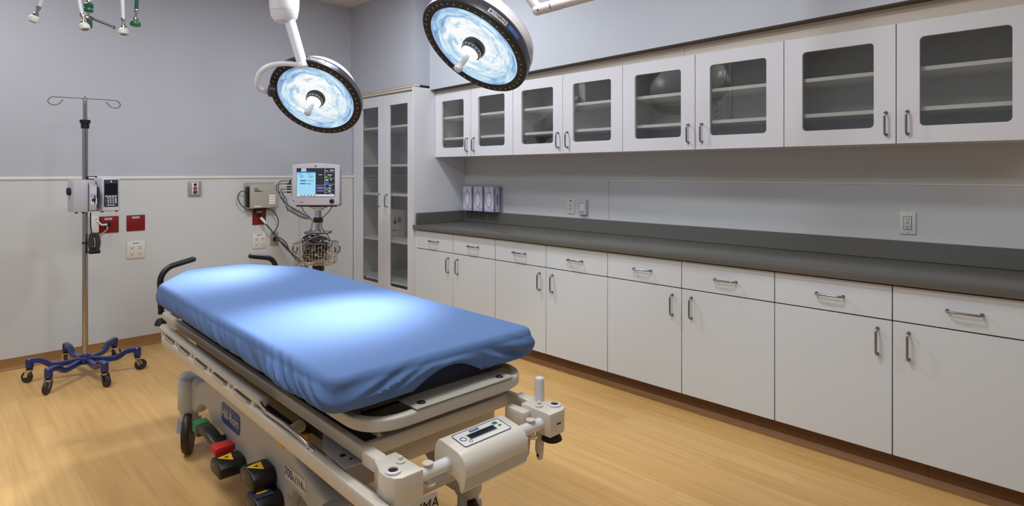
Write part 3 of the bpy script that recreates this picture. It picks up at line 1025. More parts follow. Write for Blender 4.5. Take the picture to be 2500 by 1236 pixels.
for k in range(7):
    a = k * .9
    ox, oy = .012 * math.cos(a), .012 * math.sin(a)
    mb.tube(smooth_path([(ox - .012, oy, .06), (ox - .02, oy, 0), (ox - .012, oy, -.05), (ox + .012, oy, -.055), (ox + .022, oy, 0), (ox + .012, oy, .065)], 5) , .0042, 7)
mb.m('black').bb(-.03, .034, -.022, .022, -.075, -.05, .006).bb(-.02, .01, -.02, .02, -.055, -.03, .004)
mb.build('coil', t)

# ------------------------------------------------------------------ patient monitor on a roll stand
MX, MY = 2.336, 4.60
t = thing('patient_monitor', 'lit patient monitor with grey frame on a chrome roll stand with wire basket', 'monitor', (MX, MY, 0), -YAW)
mon = t
MB().m('chrome').cyl((0, 0, .10), (0, 0, .90), .021, 20).build('lower_pole', t)
MB().m('chrome').cyl((0, 0, .88), (0, 0, 1.075), .026, 20).build('upper_pole', t)
MB().m('black').lathe([(.030, 0), (.040, .004), (.040, .042), (.030, .046)], (0, 0, .955), (0, 0, 1), 20).build('cable_strap', t)
MB().m('beige').bb(-.065, .065, -.045, .045, 1.078, 1.090, .002).bb(-.04, .04, -.035, .035, 1.062, 1.078, .003).build('mounting_plate', t)
MB().m('nickel').bb(-.105, .105, -.05, .05, .862, .885, .01).build('shelf_bracket', t)
mb = MB().m('beige').lathe([(.035, 0), (.06, .01), (.06, .03), (.03, .04)], (0, 0, .075), (0, 0, 1), 20)
mb.build('base_hub', t)
for k in range(5):
    a = 2 * PI * k / 5 + .3
    d = Vector((math.cos(a), math.sin(a), 0))
    lg = MB().m('beige').tube([d * .03 + Z * .095, d * .27 + Z * .08], .016, 12, sec=(.04, .025)).build('leg', t)
    c = MB().m('rubber').cyl(d * .262 + Z * .03 + Vector((-d.y, d.x, 0)) * .012, d * .262 + Z * .03 - Vector((-d.y, d.x, 0)) * .012, .030, 18)
    c.m('chrome').cyl(d * .262 + Z * .045, d * .262 + Z * .07, .010, 10)
    c.build('castor', lg)
# dark cradle just below the basket
MB().m('black').bb(-.035, .045, -.05, .03, .545, .615, .01).build('cradle', t)
# basket
bk = MB().m('chrome')
bw, bd, zb0, zb1 = .155, .10, .618, .795
for z, rr in ((zb1, .0042), (zb0, .003), (zb0 + .045, .0022), (zb0 + .09, .0022)):
    tp = 1.0 if z == zb1 else .93
    bk.tube(round_path([(-bw * tp, -bd * tp - .05, z), (bw * tp, -bd * tp - .05, z), (bw * tp, bd * tp - .05, z), (-bw * tp, bd * tp - .05, z), (-bw * tp, -bd * tp - .05, z)], .03, 3), rr, 6)
for k in range(13):
    x = -bw * .93 + 2 * bw * .93 * k / 12
    for sy in (-1, 1):
        bk.tube([(x * 1.07, sy * bd - .05, zb1), (x, sy * bd * .93 - .05, zb0)], .0018, 5)
for k in range(7):
    y = -bd * .93 + 2 * bd * .93 * k / 6 - .05
    for sx in (-1, 1):
        bk.tube([(sx * bw, y, zb1), (sx * bw * .93, y, zb0)], .0018, 5)
    bk.tube([(-bw * .93, y, zb0), (bw * .93, y, zb0)], .0018, 5)
bk.build('wire_basket', t)
for sg in (-1, 1):
    MB().m('nickel').tube(smooth_path([(sg * .155, -.05, .755), (sg * .165, -.05, .715), (sg * .185, -.05, .712), (sg * .198, -.05, .735), (sg * .192, -.05, .765)], 4), .007, 8).build('side_hook', t)

rnd = random.Random(3)
mb = MB()
for k in range(95):
    mb.m(rnd.choice(['cable', 'cable_lt', 'cable_lt', 'cable', 'black', 'white_pl']))
    cx_, cy_, cz_ = rnd.uniform(-.07, .07), rnd.uniform(-.035, .035) - .05, rnd.uniform(.655, .835)
    rx_, rz_ = rnd.uniform(.03, .07), rnd.uniform(.02, .055)
    if cz_ > .785:
        rz_ *= .6
        rx_ *= .9
    rx_ = min(rx_, .138 - abs(cx_))
    zc = max(cz_, .640 + rz_)
    tl = rnd.uniform(-.5, .5)
    pth = [Vector((cx_ + rx_ * math.cos(a), cy_ + .02 * math.sin(a * 2 + k), zc + rz_ * math.sin(a) + tl * rx_ * .4 * math.cos(a))) for a in [2 * PI * q / 18 for q in range(18)]]
    for p in pth:
        p.z = max(p.z, .638)
        p.y = max(-.139, min(.036, p.y))
    mb.tube(pth, rnd.choice([.0032, .0048, .0040]), 6, closed=True)
o = mb.build('cable_tangle', None, loc=(MX, MY, 0), rotz=-YAW)
tag(o, 'tangle of grey and black monitor leads heaped in the wire basket', 'cables', kind='stuff')

ZM = 1.0915
t = MB().m('grey_box').bb(-.18, .18, -.02, .07, .002, .325, .012, 3).build('display_unit', mon, loc=(0, 0, ZM))
W2, H0, H1 = .197, .012, .350
arcp = [(W2 * (1 - 2 * k / 14), H1 + .016 * math.cos((1 - 2 * k / 14) * 1.45) - .004) for k in range(15)]
prof = [(-W2 + .012, H0), (W2 - .012, H0), (W2, H0 + .02)] + arcp + [(-W2, H0 + .02)]
MB().m('lilac_pl').prism(prof, -.062, -.02, 'y', .006, 3).build('front_bezel', t)
MB().m('rubber').bb(-.165, .165, -.055, .06, .0005, .011, .003).build('base_skirt', t)
MB().m('black').bb(-.1585, .1585, -.0645, -.061, .085, .3215, .001, 1).build('screen_surround', t)
# lit screen contents, as the picture shows them
x0, x1, z0, z1 = -.156, .156, .0875, .319
U = lambda u: x0 + (x1 - x0) * u
V_ = lambda v: z1 - (z1 - z0) * v
mb = MB()
lay = [0]
def R(key, u0, u1, v0, v1, L=0):
    mb.m(key)
    y = -.0650 - .00025 * L
    mb.quad(((U(u0) + U(u1)) / 2, y, (V_(v0) + V_(v1)) / 2), (U(u1) - U(u0), 0, 0), (0, 0, V_(v0) - V_(v1)))
R('scr_dark', 0, 1, 0, 1)
R('scr_cyan', 0, .50, .12, .93, 1)
R('scr_blue', 0, .50, .12, .155, 2)
R('scr_white', .12, .25, .0, .11, 1); R('scr_blue', .14, .23, .025, .04, 2); R('scr_blue', .14, .23, .065, .08, 2)
R('scr_white', 0, 1, .93, 1, 1)
for u in (.1, .18, .28, .36, .45):
    R('scr_blue', u, u + .05, .945, .985, 2)
R('scr_blue', .09, .24, .41, .46, 2); R('scr_blue', .09, .24, .52, .57, 2)
for (u, v, l) in ((.03, .19, .1), (.06, .26, .12), (.09, .305, .08), (.27, .19, .12), (.31, .27, .13), (.34, .31, .08), (.26, .435, .19), (.26, .53, .12), (.27, .56, .09)):
    R('scr_navy', u, u + l, v, v + .013, 2)
R('scr_navy', .505, .74, .62, .83, 1)
R('scr_white', .50, .745, .598, .605, 1); R('scr_white', .745, .752, 0, .93, 1)
R('scr_white', .58, .67, .215, .235, 1)
for v in (.67, .72, .80):
    R('scr_white', .53, .72, v, v + .012, 2)
for k, (ky, a, b, c, d) in enumerate((('scr_white', .77, .82, .07, .09), ('scr_white', .88, .98, .05, .08), ('scr_white', .755, 1, .12, .128), ('scr_white', .82, .94, .22, .245),
                                      ('scr_green', .77, .81, .27, .33), ('scr_green', .86, .90, .28, .31), ('scr_white', .755, 1, .35, .358), ('scr_white', .77, .84, .40, .44),
                                      ('scr_yellow', .90, .93, .38, .43), ('scr_blue', .77, .85, .49, .53), ('scr_white', .755, 1, .56, .57), ('scr_white', .85, .93, .61, .63),
                                      ('scr_blue', .76, .83, .68, .76), ('scr_green', .845, .905, .67, .75), ('scr_navy', .93, .99, .67, .75), ('scr_yellow', .84, .90, .80, .84),
                                      ('scr_white', .755, .99, .775, .782), ('scr_white', .755, .9, .85, .858), ('scr_yellow', .88, .95, .895, .91))):
    R(ky, a, b, c, d, 1)
mb.build('screen', t, recalc=False, smooth=False)
MB().m('black').lathe([(.017, 0), (.019, .004), (.018, .016), (.014, .019)], (.136, -.061, .048), (0, -1, 0), 24).build('dial_knob', t)
MB().m('black').lathe([(.006, 0), (.006, .003)], (.0, -.061, .338), (0, -1, 0), 16).build('alarm_lens', t)
MB().m('navy_ink').lathe([(.006, 0), (.006, .001)], (-.184, -.061, .048), (0, -1, 0), 16).bb(-.13, -.105, -.0625, -.061, .036, .041).build('badge', t)
mb = MB().m('grey_box').bb(-.222, -.180, -.02, .05, .09, .235, .004)
mb.build('module_rack', t)
MB().m('dgreen').bb(-.245, -.222, -.01, .02, .195, .225, .003).build('green_connector', t)
hooks = [(-.222, .215), (-.222, .19), (-.222, .165), (-.222, .145), (-.222, .12)]
for k, (x, z) in enumerate(hooks):
    if k:
        MB().m('black').cyl((-.222, 0, z), (-.262, 0, z), .007, 10).build('lead_plug', t)
    a = .045 + .012 * k
    pth = [(x - .035, 0, z), (x - .09 - .012 * (k % 3), -.01, z - .004), (x - .125 + .02 * k, -.015, z - .05), (x - .10 + .018 * k, -.02, z - .11 - .01 * k), (x - .01, -.03, .01 - .012 * k), (x + .10, -.03, -.055 - .01 * k), (-.05, -.03, -.105), (-.036, -.03, -.125)]
    MB().m('cable' if k != 2 else 'cable_lt').tube(smooth_path(pth, 7), .004, 7).build('lead', mon, loc=(0, 0, ZM))
MB().m('cable').tube(smooth_path([(-.13, -.03, .0), (-.11, -.03, -.04), (-.07, -.03, -.08), (-.036, -.03, -.12)], 6), .004, 7).build('lead', mon, loc=(0, 0, ZM))
MB().m('cable').tube(smooth_path([(.125, -.03, .0), (.10, -.03, -.04), (.05, -.03, -.09), (.036, -.03, -.12)], 6), .004, 7).build('lead', mon, loc=(0, 0, ZM))
for k, (xs, xe, ze) in enumerate(((-.034, -.075, -.315), (-.036, -.03, -.31), (.034, .07, -.31), (.038, .12, -.315), (.034, .04, -.31), (-.038, -.10, -.30))):
    MB().m('cable' if k % 2 else 'cable_lt').tube(smooth_path([(xs, -.03, -.13), ((xs * 1.2), -.035, -.18), ((xs + xe) / 2 * 1.2, -.045, -.24), (xe, -.055, ze + .03)], 6), .0042, 7).build('lead', mon, loc=(0, 0, ZM))

# ------------------------------------------------------------------ stretcher
BO, BR = (1.14, 1.40, 0.0), math.radians(-1.6)
bed = thing('hospital_stretcher', 'wheeled trauma stretcher with beige frame, grey base cover and foot pedals under the blue-sheeted mattress', 'stretcher', BO, BR)

# litter frame: flat tube bent to a U at the foot, and the deck it carries
mb = MB().m('beige')
xo, yf, zz = .312, -.030, .678
pth = round_path([(-xo + .02, .62, zz), (-xo + .02, yf, zz), (xo, yf, zz), (xo, .62, zz)], .12, 10)
mb.tube(pth, .0, 16, sec=(.030, .036), up=(0, 0, 1))
mb.build('deck_end_loop', bed)
mb = MB().m('grey_box').bb(-.150, .235, -.046, .052, .6985, .704, .002, 1)
mb.m('ink')
for x in (-.115, .195):
    mb.m('nickel').lathe([(.010, 0), (.010, .003), (.006, .004)], (x, -.018, .704), (0, 0, 1), 16)
    mb.m('ink').lathe([(.0135, 0), (.0135, .0006)], (x, -.018, .704), (0, 0, 1), 16)
mb.build('end_bracket', bed)
mb = MB().m('dark')
mb.prism([(-.27, .048), (.27, .048), (.30, 1.80), (.14, 2.14), (-.14, 2.14), (-.30, 1.80)], .700, .7195, 'z', .004)
mb.bb(-.27, -.245, .10, 2.0, .655, .702).bb(.245, .27, .10, 2.0, .655, .702)
for k in range(7):
    mb.bb(-.27, .27, .25 + k * .27, .29 + k * .27, .672, .70)
mb.build('litter_deck', bed)
mb = MB().m('dark').bb(-.262, -.225, .045, 1.9, .596, .618)
mb.m('ink')
for k in range(12):
    mb.lathe([(.006, 0), (.006, .0006)], (-.243, .08 + k * .045, .618), (0, 0, 1), 12)
mb.m('grey_box').bb(-.225, -.222, .045, 1.0, .60, .630)
mb.build('perforated_bar', bed)

# carrying frame
mb = MB().m('beige')
for sx in (-1, 1):
    mb.tube([(sx * .280, -.10, .602), (sx * .280, 2.14, .602)], 0, 16, sec=(.026, .040), up=(0, 0, 1))
mb.tube([(-.28, .030, .598), (.28, .030, .598)], 0, 16, sec=(.024, .042), up=(0, 0, 1))
mb.tube([(-.28, 2.13, .598), (.28, 2.13, .598)], 0, 16, sec=(.024, .042), up=(0, 0, 1))
mb.build('carrying_frame', bed)
# telescoping column covers and inner box
mb = MB().m('beige')
mb.bb(-.16, .27, .105, .30, .475, .578, .004)
mb.m('taupe').bb(-.085, -.083, .1045, .106, .475, .578)
mb.m('beige').bb(.271, .30, .12, .28, .49, .57, .004)
mb.build('end_housing', bed)
mb = MB().m('dark').bb(-.18, .18, .30, 1.95, .44, .58, .01)
mb.bb(-.25, .25, .5, 1.7, .50, .56, .01)
mb.build('lift_mechanism', bed)
mb = MB().m('taupe').lathe([(.10, 0), (.10, .12)], (0, .55, .33), (0, 0, 1), 28).lathe([(.10, 0), (.10, .12)], (0, 1.45, .33), (0, 0, 1), 28)
mb.build('lift_column', bed)

# foot corner blocks
for sx in (-1, 1):
    mb = MB().m('white_pl' if sx > 0 else 'cream')
    mb.m('cream')
    X = lambda v: sx * v
    pts = [(X(.238), -.205), (X(.30), -.205), (X(.318), -.195), (X(.328), -.17), (X(.328), -.14), (X(.318), -.115), (X(.305), -.075), (X(.238), -.075)]
    mb.prism(pts, .548, .622, 'z', .004, 2)
    mb.prism([(X(.268), -.08), (X(.304), -.08), (X(.304), -.01), (X(.268), -.01)], .584, .624, 'z', .003, 1)
    blk = mb.build('corner_block', bed)
    mb = MB().m('white_pl').lathe([(.020, 0), (.020, .006), (.0135, .008), (.0125, .003)], (X(.303), -.165, .621), (0, 0, 1), 24)
    mb.m('ink').lathe([(.0125, 0), (.0125, .0015)], (X(.303), -.165, .6245), (0, 0, 1), 20)
    mb.m('cream').lathe([(.013, 0), (.013, .006), (.006, .008), (.006, .016), (.004, .018)], (X(.262), -.135, .621), (0, 0, 1), 18)
    mb.build('socket', blk)
    if sx > 0:
        mb = MB().m('outlet').bb(.262, .292, -.2065, -.2052, .575, .605, .0005, 1).m('ink').bb(.268, .286, -.2072, -.2065, .582, .587)
        mb.m('outlet').bb(.3285, .3295, -.165, -.145, .58, .61)
        mb.build('warning_sticker', blk)
        MB().m('cream').bb(.205, .240, -.12, -.03, .56, .612, .008).build('cable_guide', bed)
    mb = MB().m('rubber').lathe([(.016, .0), (.022, -.006), (.024, -.012), (.032, -.030), (.034, -.036), (.026, -.041)], (X(.300), -.155, .548), (0, 0, 1), 26)
    mb.build('bumper', bed)
MB().m('white_pl').lathe([(.0165, 0), (.0165, .066), (.0145, .073), (.008, .077)], (.305, -.095, .621), (0, 0, 1), 24).build('socket_post', bed)
for sx in (-1, 1):
    MB().m('rubber').lathe([(.014, .0), (.020, -.006), (.030, -.03), (.024, -.036)], (sx * .30, 2.15, .588), (0, 0, 1), 22).build('bumper', bed)
# scale tube with the display box
mb = MB().m('white_pl').cyl((-.24, -.162, .582), (.245, -.162, .582), .0185, 24)
mb.build('cross_tube', bed)
for x in (-.195, .195):
    mb = MB().m('cream').lathe([(.0145, 0), (.0145, .004), (.006, .005)], (x, -.162, .604), (0, 0, 1), 20)
    mb.cyl((x, -.162, .598), (x, -.162, .606), .008, 12)
    mb.build('tube_clip', bed)
    mb = MB().m('cream').lathe([(.0145, 0), (.0145, .004)], (x, -.172, .553), (0, 0, 1), 20)
    mb.cyl((x, -.166, .556), (x, -.166, .566), .008, 12)
    mb.build('tube_clip', bed)
prof = [(-.098, .528), (-.098, .592), (-.103, .616), (-.118, .634), (-.132, .637), (-.205, .627), (-.226, .617), (-.238, .597), (-.240, .570), (-.232, .535), (-.222, .522), (-.214, .522), (-.205, .545), (-.19, .553), (-.14, .553), (-.12, .54)]
sb = MB().m('cream').prism(prof, -.128, .108, 'x', .004, 3).build('scale_unit', bed)
MB().m('taupe').prism([(y, z - .0006) for (y, z) in prof[8:10]] + [(-.228, .532), (-.236, .57)], -.127, .107, 'x').build('lower_seam', sb)
# display plate lies on the sloping top
o = Vector((-.010, -.168, .6328))
ex = Vector((1, 0, 0)); ey = Vector((0, .990, .137)).normalized(); ez = ex.cross(ey)
def on_top(mb, u0, u1, v0, v1, lift):
    c = o + ex * (u0 + u1) / 2 + ey * (v0 + v1) / 2 + ez * lift
    mb.quad(c, ex * (u1 - u0), ey * (v1 - v0))
def rr_poly(mb, w_, h_, r, lift, inner=None):
    def pts(w_, h_, r):
        out = []
        for (sx, sy, a0) in ((1, 1, 0), (-1, 1, PI / 2), (-1, -1, PI), (1, -1, 1.5 * PI)):
            for k in range(5):
                a = a0 + PI / 2 * k / 4
                out.append((sx * (w_ / 2 - r) + r * math.cos(a), sy * (h_ / 2 - r) + r * math.sin(a)))
        return out
    A = [mb.bm.verts.new(o + ex * x + ey * y + ez * lift) for x, y in pts(w_, h_, r)]
    if inner:
        B = [mb.bm.verts.new(o + ex * x + ey * y + ez * lift) for x, y in pts(w_ - inner, h_ - inner, max(.001, r - inner / 2))]
        for k in range(20):
            mb._f([A[k], A[(k + 1) % 20], B[(k + 1) % 20], B[k]])
    else:
        mb._f(A)
mb = MB().m('outlet')
rr_poly(mb, .176, .066, .007, .0008)
mb.m('navy_ink')
rr_poly(mb, .176, .066, .007, .0013, .0045)
on_top(mb, -.030, .004, .017, .026, .0013)
mb.m('outlet').text('Hill-Rom', o + ex * -.013 + ey * .0215 + ez * .0013, ex, ey, .007, .0004)
mb.m('green')
on_top(mb, .054, .070, .010, .022, .0013)
mb.m('ink')
on_top(mb, .063, .073, -.004, .002, .0013)
mb.m('navy_ink')
for (cx_, cy_, rr) in ((-.068, .001, .010), (-.055, -.017, .006)):
    c = o + ex * cx_ + ey * cy_ + ez * .0013
    A = [mb.bm.verts.new(c + ex * rr * math.cos(2 * PI * k / 20) + ey * rr * math.sin(2 * PI * k / 20)) for k in range(20)]
    B = [mb.bm.verts.new(c + ex * rr * .72 * math.cos(2 * PI * k / 20) + ey * rr * .72 * math.sin(2 * PI * k / 20)) for k in range(20)]
    for k in range(20):
        mb._f([A[k], A[(k + 1) % 20], B[(k + 1) % 20], B[k]])
mb.build('keypad', sb, recalc=False, smooth=False)
mb = MB().m('screen_off')
on_top(mb, -.048, .048, -.010, .010, .0018)
mb.m('grey_btn')
on_top(mb, -.051, .051, -.013, .013, .0014)
mb.build('display', sb, recalc=False, smooth=False)

# bits under the right end of the tube
mb = MB().m('taupe').bb(.15, .28, -.10, -.085, .515, .54, .003)
mb.m('beige').prism([(-.135, .545), (-.11, .545), (-.105, .47), (-.115, .44), (-.128, .44), (-.132, .47)], .272, .288, 'x', .003)
mb.m('ink').lathe([(.005, 0), (.005, .001)], (.2715, -.12, .455), (-1, 0, 0), 12)
mb.build('release_lever', bed)
MB().m('taupe').tube(round_path([(.15, -.10, .515), (.21, -.10, .455), (.245, -.10, .455), (.252, -.10, .515)], .015, 4), .0045, 8).build('wire_hook', bed)
# lower cross bar and TRAUMA plate at the foot end
MB().m('taupe').bb(-.24, .20, -.035, -.020, .44, .475, .004).build('lower_cross_bar', bed)
p = MB().m('outlet').bb(-.235, -.075, -.045, -.035, .385, .437, .012, 2).build('name_plate', bed)
MB().m('ink').text('TRAUMA', (-.158, -.0455, .411), (1, 0, 0), (0, 0, 1), .042, .0012, shear=0.15).build('lettering', p)

# push handles at the head end
for sx, pts in ((-1, [(-.285, 2.20, .60), (-.285, 2.225, .80), (-.245, 2.235, .850), (-.115, 2.24, .880)]), (1, [(.345, 2.20, .60), (.350, 2.225, .80), (.325, 2.235, .842), (.205, 2.24, .866)])):
    mb = MB().m('black').tube(round_path(pts, .05, 6), .0155, 16)
    mb.ball(pts[-1], .0155, 14)
    mb.build('push_handle', bed)

# side rails, folded down beside the frame
def side_rail(sx, y_end, name='side_rail'):
    r = MB().m('beige')
    xl, xt = sx * .346, sx * .334
    r.tube([(xt, 1.93, .588), (xt, max(.61, y_end), .588)], .0195, 16)
    r.ball((xt, 1.93, .588), .0195, 14)
    r.ball((xt, max(.61, y_end), .588), .0195, 14)
    r.tube([(xl, 1.86, .541), (xl, y_end, .541)], .0205, 16, sec=(.030, .046), up=(0, 0, 1))
    for k in range(6):
        y = 1.88 - k * .245
        r.prism([(y - .018, .560), (y + .018, .560), (y + .010, .578), (y - .010, .578)], xl - .008, xl + .008, 'x')
    ro = r.build(name, bed)
    for k in range(5):
        y = 1.86 - k * .245
        MB().m('chrome').tube(smooth_path([(xl + sx * .004, y - .03, .576), (xl + sx * .010, y - .06, .569), (xl + sx * .010, y - .175, .566), (xl + sx * .004, y - .205, .560)], 5), .006, 8).build('grip_bar', ro)
    return ro
sr = side_rail(-1, -.20)
side_rail(1, .62)
mb = MB().m('beige').tube([(-.318, .17, .528), (-.318, -.22, .528)], .016, 14)
mb.cyl((-.340, .120, .535), (-.30, .168, .535), .021, 16)
mb.build('rail_pivot', sr)
MB().m('beige').cyl((-.335, .40, .545), (-.28, .43, .545), .020, 16).build('rail_pivot', sr)
MB().m('chrome').tube(smooth_path([(-.347, .60, .590), (-.351, .565, .585), (-.351, .53, .580), (-.350, .50, .580), (-.348, .374, .581), (-.346, .25, .573), (-.344, .20, .560), (-.344, .168, .531)], 6), .0062, 10).build('release_arm', sr)
mb = MB().m('chrome').tube([(-.346, .23, .578), (-.346, .22, .566)], .008, 10)
mb.build('arm_clip', sr)
MB().m('yellow').prism([(.54, .458), (.54, .474), (.47, .478), (.462, .505), (.435, .508), (.428, .470), (.400, .465), (.400, .436), (.435, .436), (.445, .455)], -.272, -.246, 'x', .005).build('yellow_lever', bed)
MB().m('yellow').bb(-.272, -.25, .60, .645, .405, .435, .006).build('yellow_lever', bed)
mb = MB().m('beige').cyl((-.255, .62, .470), (-.255, .30, .470), .013, 14)
mb.m('taupe').cyl((-.258, .30, .470), (-.258, .12, .455), .010, 12)
mb.build('linkage', bed)
mb = MB().m('taupe').prism([(-.325, .05), (-.315, .20), (-.27, .29), (-.245, .29), (-.245, .05)], .552, .560, 'z', .002, 1)
mb.m('ink').lathe([(.009, 0), (.009, .0008)], (-.292, .12, .560), (0, 0, 1), 16).lathe([(.005, 0), (.005, .0008)], (-.285, .085, .560), (0, 0, 1), 12)
mb.build('rail_bracket', bed)
mb = MB().m('cove').bb(-.25, -.235, .0, .04, .51, .535, .003)
mb.build('amber_reflector', bed)

# base cover
HX = .265
def hood():
    """side profile of the cover: arches over the castors at both ends"""
    top = [(.150, .30), (.155, .335), (.175, .350), (.36, .362), (.50, .40), (.58, .455), (1.42, .455), (1.52, .405), (1.64, .362), (1.90, .352), (1.945, .335), (1.955, .30)]
    bot = [(1.945, .208), (1.66, .208), (1.62, .246), (1.57, .276), (1.50, .284), (1.455, .275), (1.425, .240), (1.408, .190), (1.398, .142), (.602, .142), (.592, .190), (.575, .240), (.545, .275), (.50, .284), (.43, .276), (.38, .246), (.34, .208), (.155, .208)]
    return top + bot
hp = hood()
mb = MB().m('taupe').prism(hp, -HX, -HX + .055, 'x', .018, 4)
mb.prism(hp, HX - .055, HX, 'x', .022, 4)
mb.prism([(.60, .16), (.60, .43), (1.40, .43), (1.40, .16)], -HX + .045, HX - .045, 'x')
hd = mb.build('base_cover', bed, angle=50)
# round castor towers
for sx in (-1, 1):
    for y in (.225, 1.757):
        mb = MB().m('taupe').lathe([(.046, .205), (.050, .212), (.052, .30), (.050, .345), (.042, .356), (.02, .361)], (sx * .262, y, 0), (0, 0, 1), 32)
        mb.build('castor_tower', hd)
# badge and sticker on the camera side
def side_badge(key, yc, zc, w_, h_, r, name, chamf=False):
    pts = []
    for (sx, sy, a0) in ((1, 1, 0), (-1, 1, PI / 2), (-1, -1, PI), (1, -1, 1.5 * PI)):
        for k in range(6):
            a = a0 + PI / 2 * k / 5
            pts.append((yc + sx * (w_ / 2 - r) + r * math.cos(a), zc + sy * (h_ / 2 - r) + r * math.sin(a)))
    return MB().m(key).prism(pts, -HX - .0022, -HX + .001, 'x').build(name, hd)
side_badge('blue_label', 1.150, .345, .225, .084, .022, 'maker_badge')
MB().m('white_ink').text('Hill-Rom', (-HX - .0024, 1.150, .346), (0, -1, 0), (0, 0, 1), .056, .0008).build('badge_lettering', hd)
side_badge('outlet', .505, .335, .165, .048, .003, 'load_sticker')
mb = MB().m('navy_ink').text('700', (-HX - .0024, .557, .336), (0, -1, 0), (0, 0, 1), .044, .0008)
mb.text('lb', (-HX - .0024, .516, .331), (0, -1, 0), (0, 0, 1), .022, .0008)
mb.text('/', (-HX - .0024, .499, .334), (0, -1, 0), (0, 0, 1), .046, .0008)
mb.text('318', (-HX - .0024, .467, .334), (0, -1, 0), (0, 0, 1), .032, .0008)
mb.text('kg', (-HX - .0024, .435, .330), (0, -1, 0), (0, 0, 1), .020, .0008)
mb.build('sticker_lettering', hd)
MB().m('dark').prism([(.80, .143), (.90, .143), (.885, .20), (.86, .245), (.835, .20)], -HX - .001, -HX + .02, 'x').build('pedal_slot', hd)

# castors
for i, (sx, y, ang) in enumerate(((-1, 1.757, -2.0), (1, 1.757, -2.2), (-1, .225, -2.4), (1, .225, -1.9))):
    c0 = Vector((sx * .262, y, 0))
    mb = MB().m('taupe').lathe([(.036, .150), (.040, .155), (.040, .206)], c0, (0, 0, 1), 28)
    f = Vector((math.cos(ang), math.sin(ang), 0))
    sd = Vector((-f.y, f.x, 0))
    wc = c0 + f * .022 + Vector((0, 0, .100))
    for sg in (1, -1):
        mb.tube([c0 + sd * sg * .030 + Vector((0, 0, .165)), wc + sd * sg * .030], [.03, .026], 10, sec=(.008, .05))
    c = mb.build('castor', bed)
    wl = MB().m('tyre').lathe([(.075, -.018), (.092, -.018), (.0985, -.011), (.0995, 0), (.0985, .011), (.092, .018), (.075, .018)], wc, sd, 36)
    wl.m('wheel_hub').lathe([(.004, -.016), (.076, -.016), (.076, .016), (.004, .016)], wc, sd, 32)
    wl.m('steel').cyl(wc + sd * .036, wc - sd * .036, .008, 12)
    wl.build('wheel', c)

# foot pedals on the camera side
def pedal_box(pts, x0, x1, bev=.008):
    return MB().m('black').prism(pts, x0, x1, 'x', bev, 3)
mb = MB().m('black').tube(smooth_path([(-.345, 1.375, .215), (-.345, 1.345, .245), (-.345, 1.28, .252), (-.34, 1.20, .238), (-.33, 1.12, .205)], 6), [.018] * 25, 14, sec=(.05, .034))
mb.m('black').cyl((-.33, 1.22, .225), (-.25, 1.22, .225), .018, 16)
pe = mb.build('brake_pedal', bed, loc=(.032, 0, .012))
mb = MB().m('green').bb(-.372, -.318, 1.35, 1.41, .216, .266, .008, 2)
for k in range(4):
    mb.bb(-.374, -.316, 1.353, 1.410, .224 + k * .011, .228 + k * .011)
mb.build('green_pad', pe)
mb = MB().m('red').bb(-.372, -.30, 1.095, 1.16, .212, .246, .007, 2)
for k in range(3):
    mb.bb(-.374, -.298, 1.098, 1.162, .219 + k * .010, .223 + k * .010)
mb.build('red_pad', pe)
def tri(mb, c, s_, key='yellow'):
    mb.m(key)
    c = Vector(c)
    e1, e2 = Vector((0, -1, 0)), Vector((-.75, 0, .66)).normalized() * -1
    A = [mb.bm.verts.new(c + e1 * x * s_ + e2 * y * s_) for x, y in ((-.5, -.35), (.5, -.35), (0, .55))]
    mb._f(A)
for k, (yc, zc, hw, hh, x0) in enumerate(((1.03, .205, .062, .030, -.40), (.735, .270, .066, .034, -.385), (.665, .208, .062, .032, -.395))):
    pts = [(yc - hw, zc - hh * .7), (yc - hw * .8, zc - hh), (yc + hw * .8, zc - hh), (yc + hw, zc - hh * .5), (yc + hw * .95, zc + hh * .5), (yc + hw * .6, zc + hh), (yc - hw * .6, zc + hh), (yc - hw, zc + hh * .4)]
    mb = pedal_box(pts, x0, -.30)
    mb.tube([(-.32, yc, zc), (-.25, yc + .02, zc + .02)], .02, 12)
    pd = mb.build('height_pedal', bed, loc=(.034, -.01, .012))
    mb = MB().m('yellow')
    cx_ = (x0 - .30) / 2 - .008
    zt = zc + hh + .0008
    if k < 2:
        vs = [mb.bm.verts.new(v) for v in ((cx_ + .026, yc + .026, zt), (cx_ - .030, yc + .014, zt), (cx_ + .014, yc - .042, zt))]
        mb._f(vs)
        mb.m('ink')
        mb._f([mb.bm.verts.new(v) for v in ((cx_ + .008, yc + .006, zt + .0004), (cx_ - .010, yc + .004, zt + .0004), (cx_ + .004, yc - .012, zt + .0004))])
    else:
        mb.m('panel_dk')._f([mb.bm.verts.new(v) for v in ((cx_ + .03, yc + .04, zt), (cx_ - .03, yc + .04, zt), (cx_ - .03, yc - .03, zt), (cx_ + .03, yc - .04, zt))])
        mb.m('yellow')._f([mb.bm.verts.new(v) for v in ((cx_ + .018, yc + .004, zt + .0005), (cx_ - .018, yc + .008, zt + .0005), (cx_ - .018, yc - .006, zt + .0005), (cx_ + .018, yc - .008, zt + .0005))])
    mb.m('grey_btn')
    for q in range(3):
        xx = x0 - .0006
        mb.quad((xx, yc + .02 - .0, zc + .008 - q * .008), (0, -.035, 0), (0, 0, .0018))
    mb.build('pedal_symbol', pd, recalc=False, smooth=False)
mb = MB().m('black').prism([(.60, .19), (.62, .13), (.66, .11), (.69, .15), (.68, .20)], -.385, -.30, 'x', .008)
mb.m('taupe').cyl((-.30, .60, .24), (-.25, .60, .24), .03, 16)
mb.build('pedal_linkage', bed, loc=(.034, 0, .010))

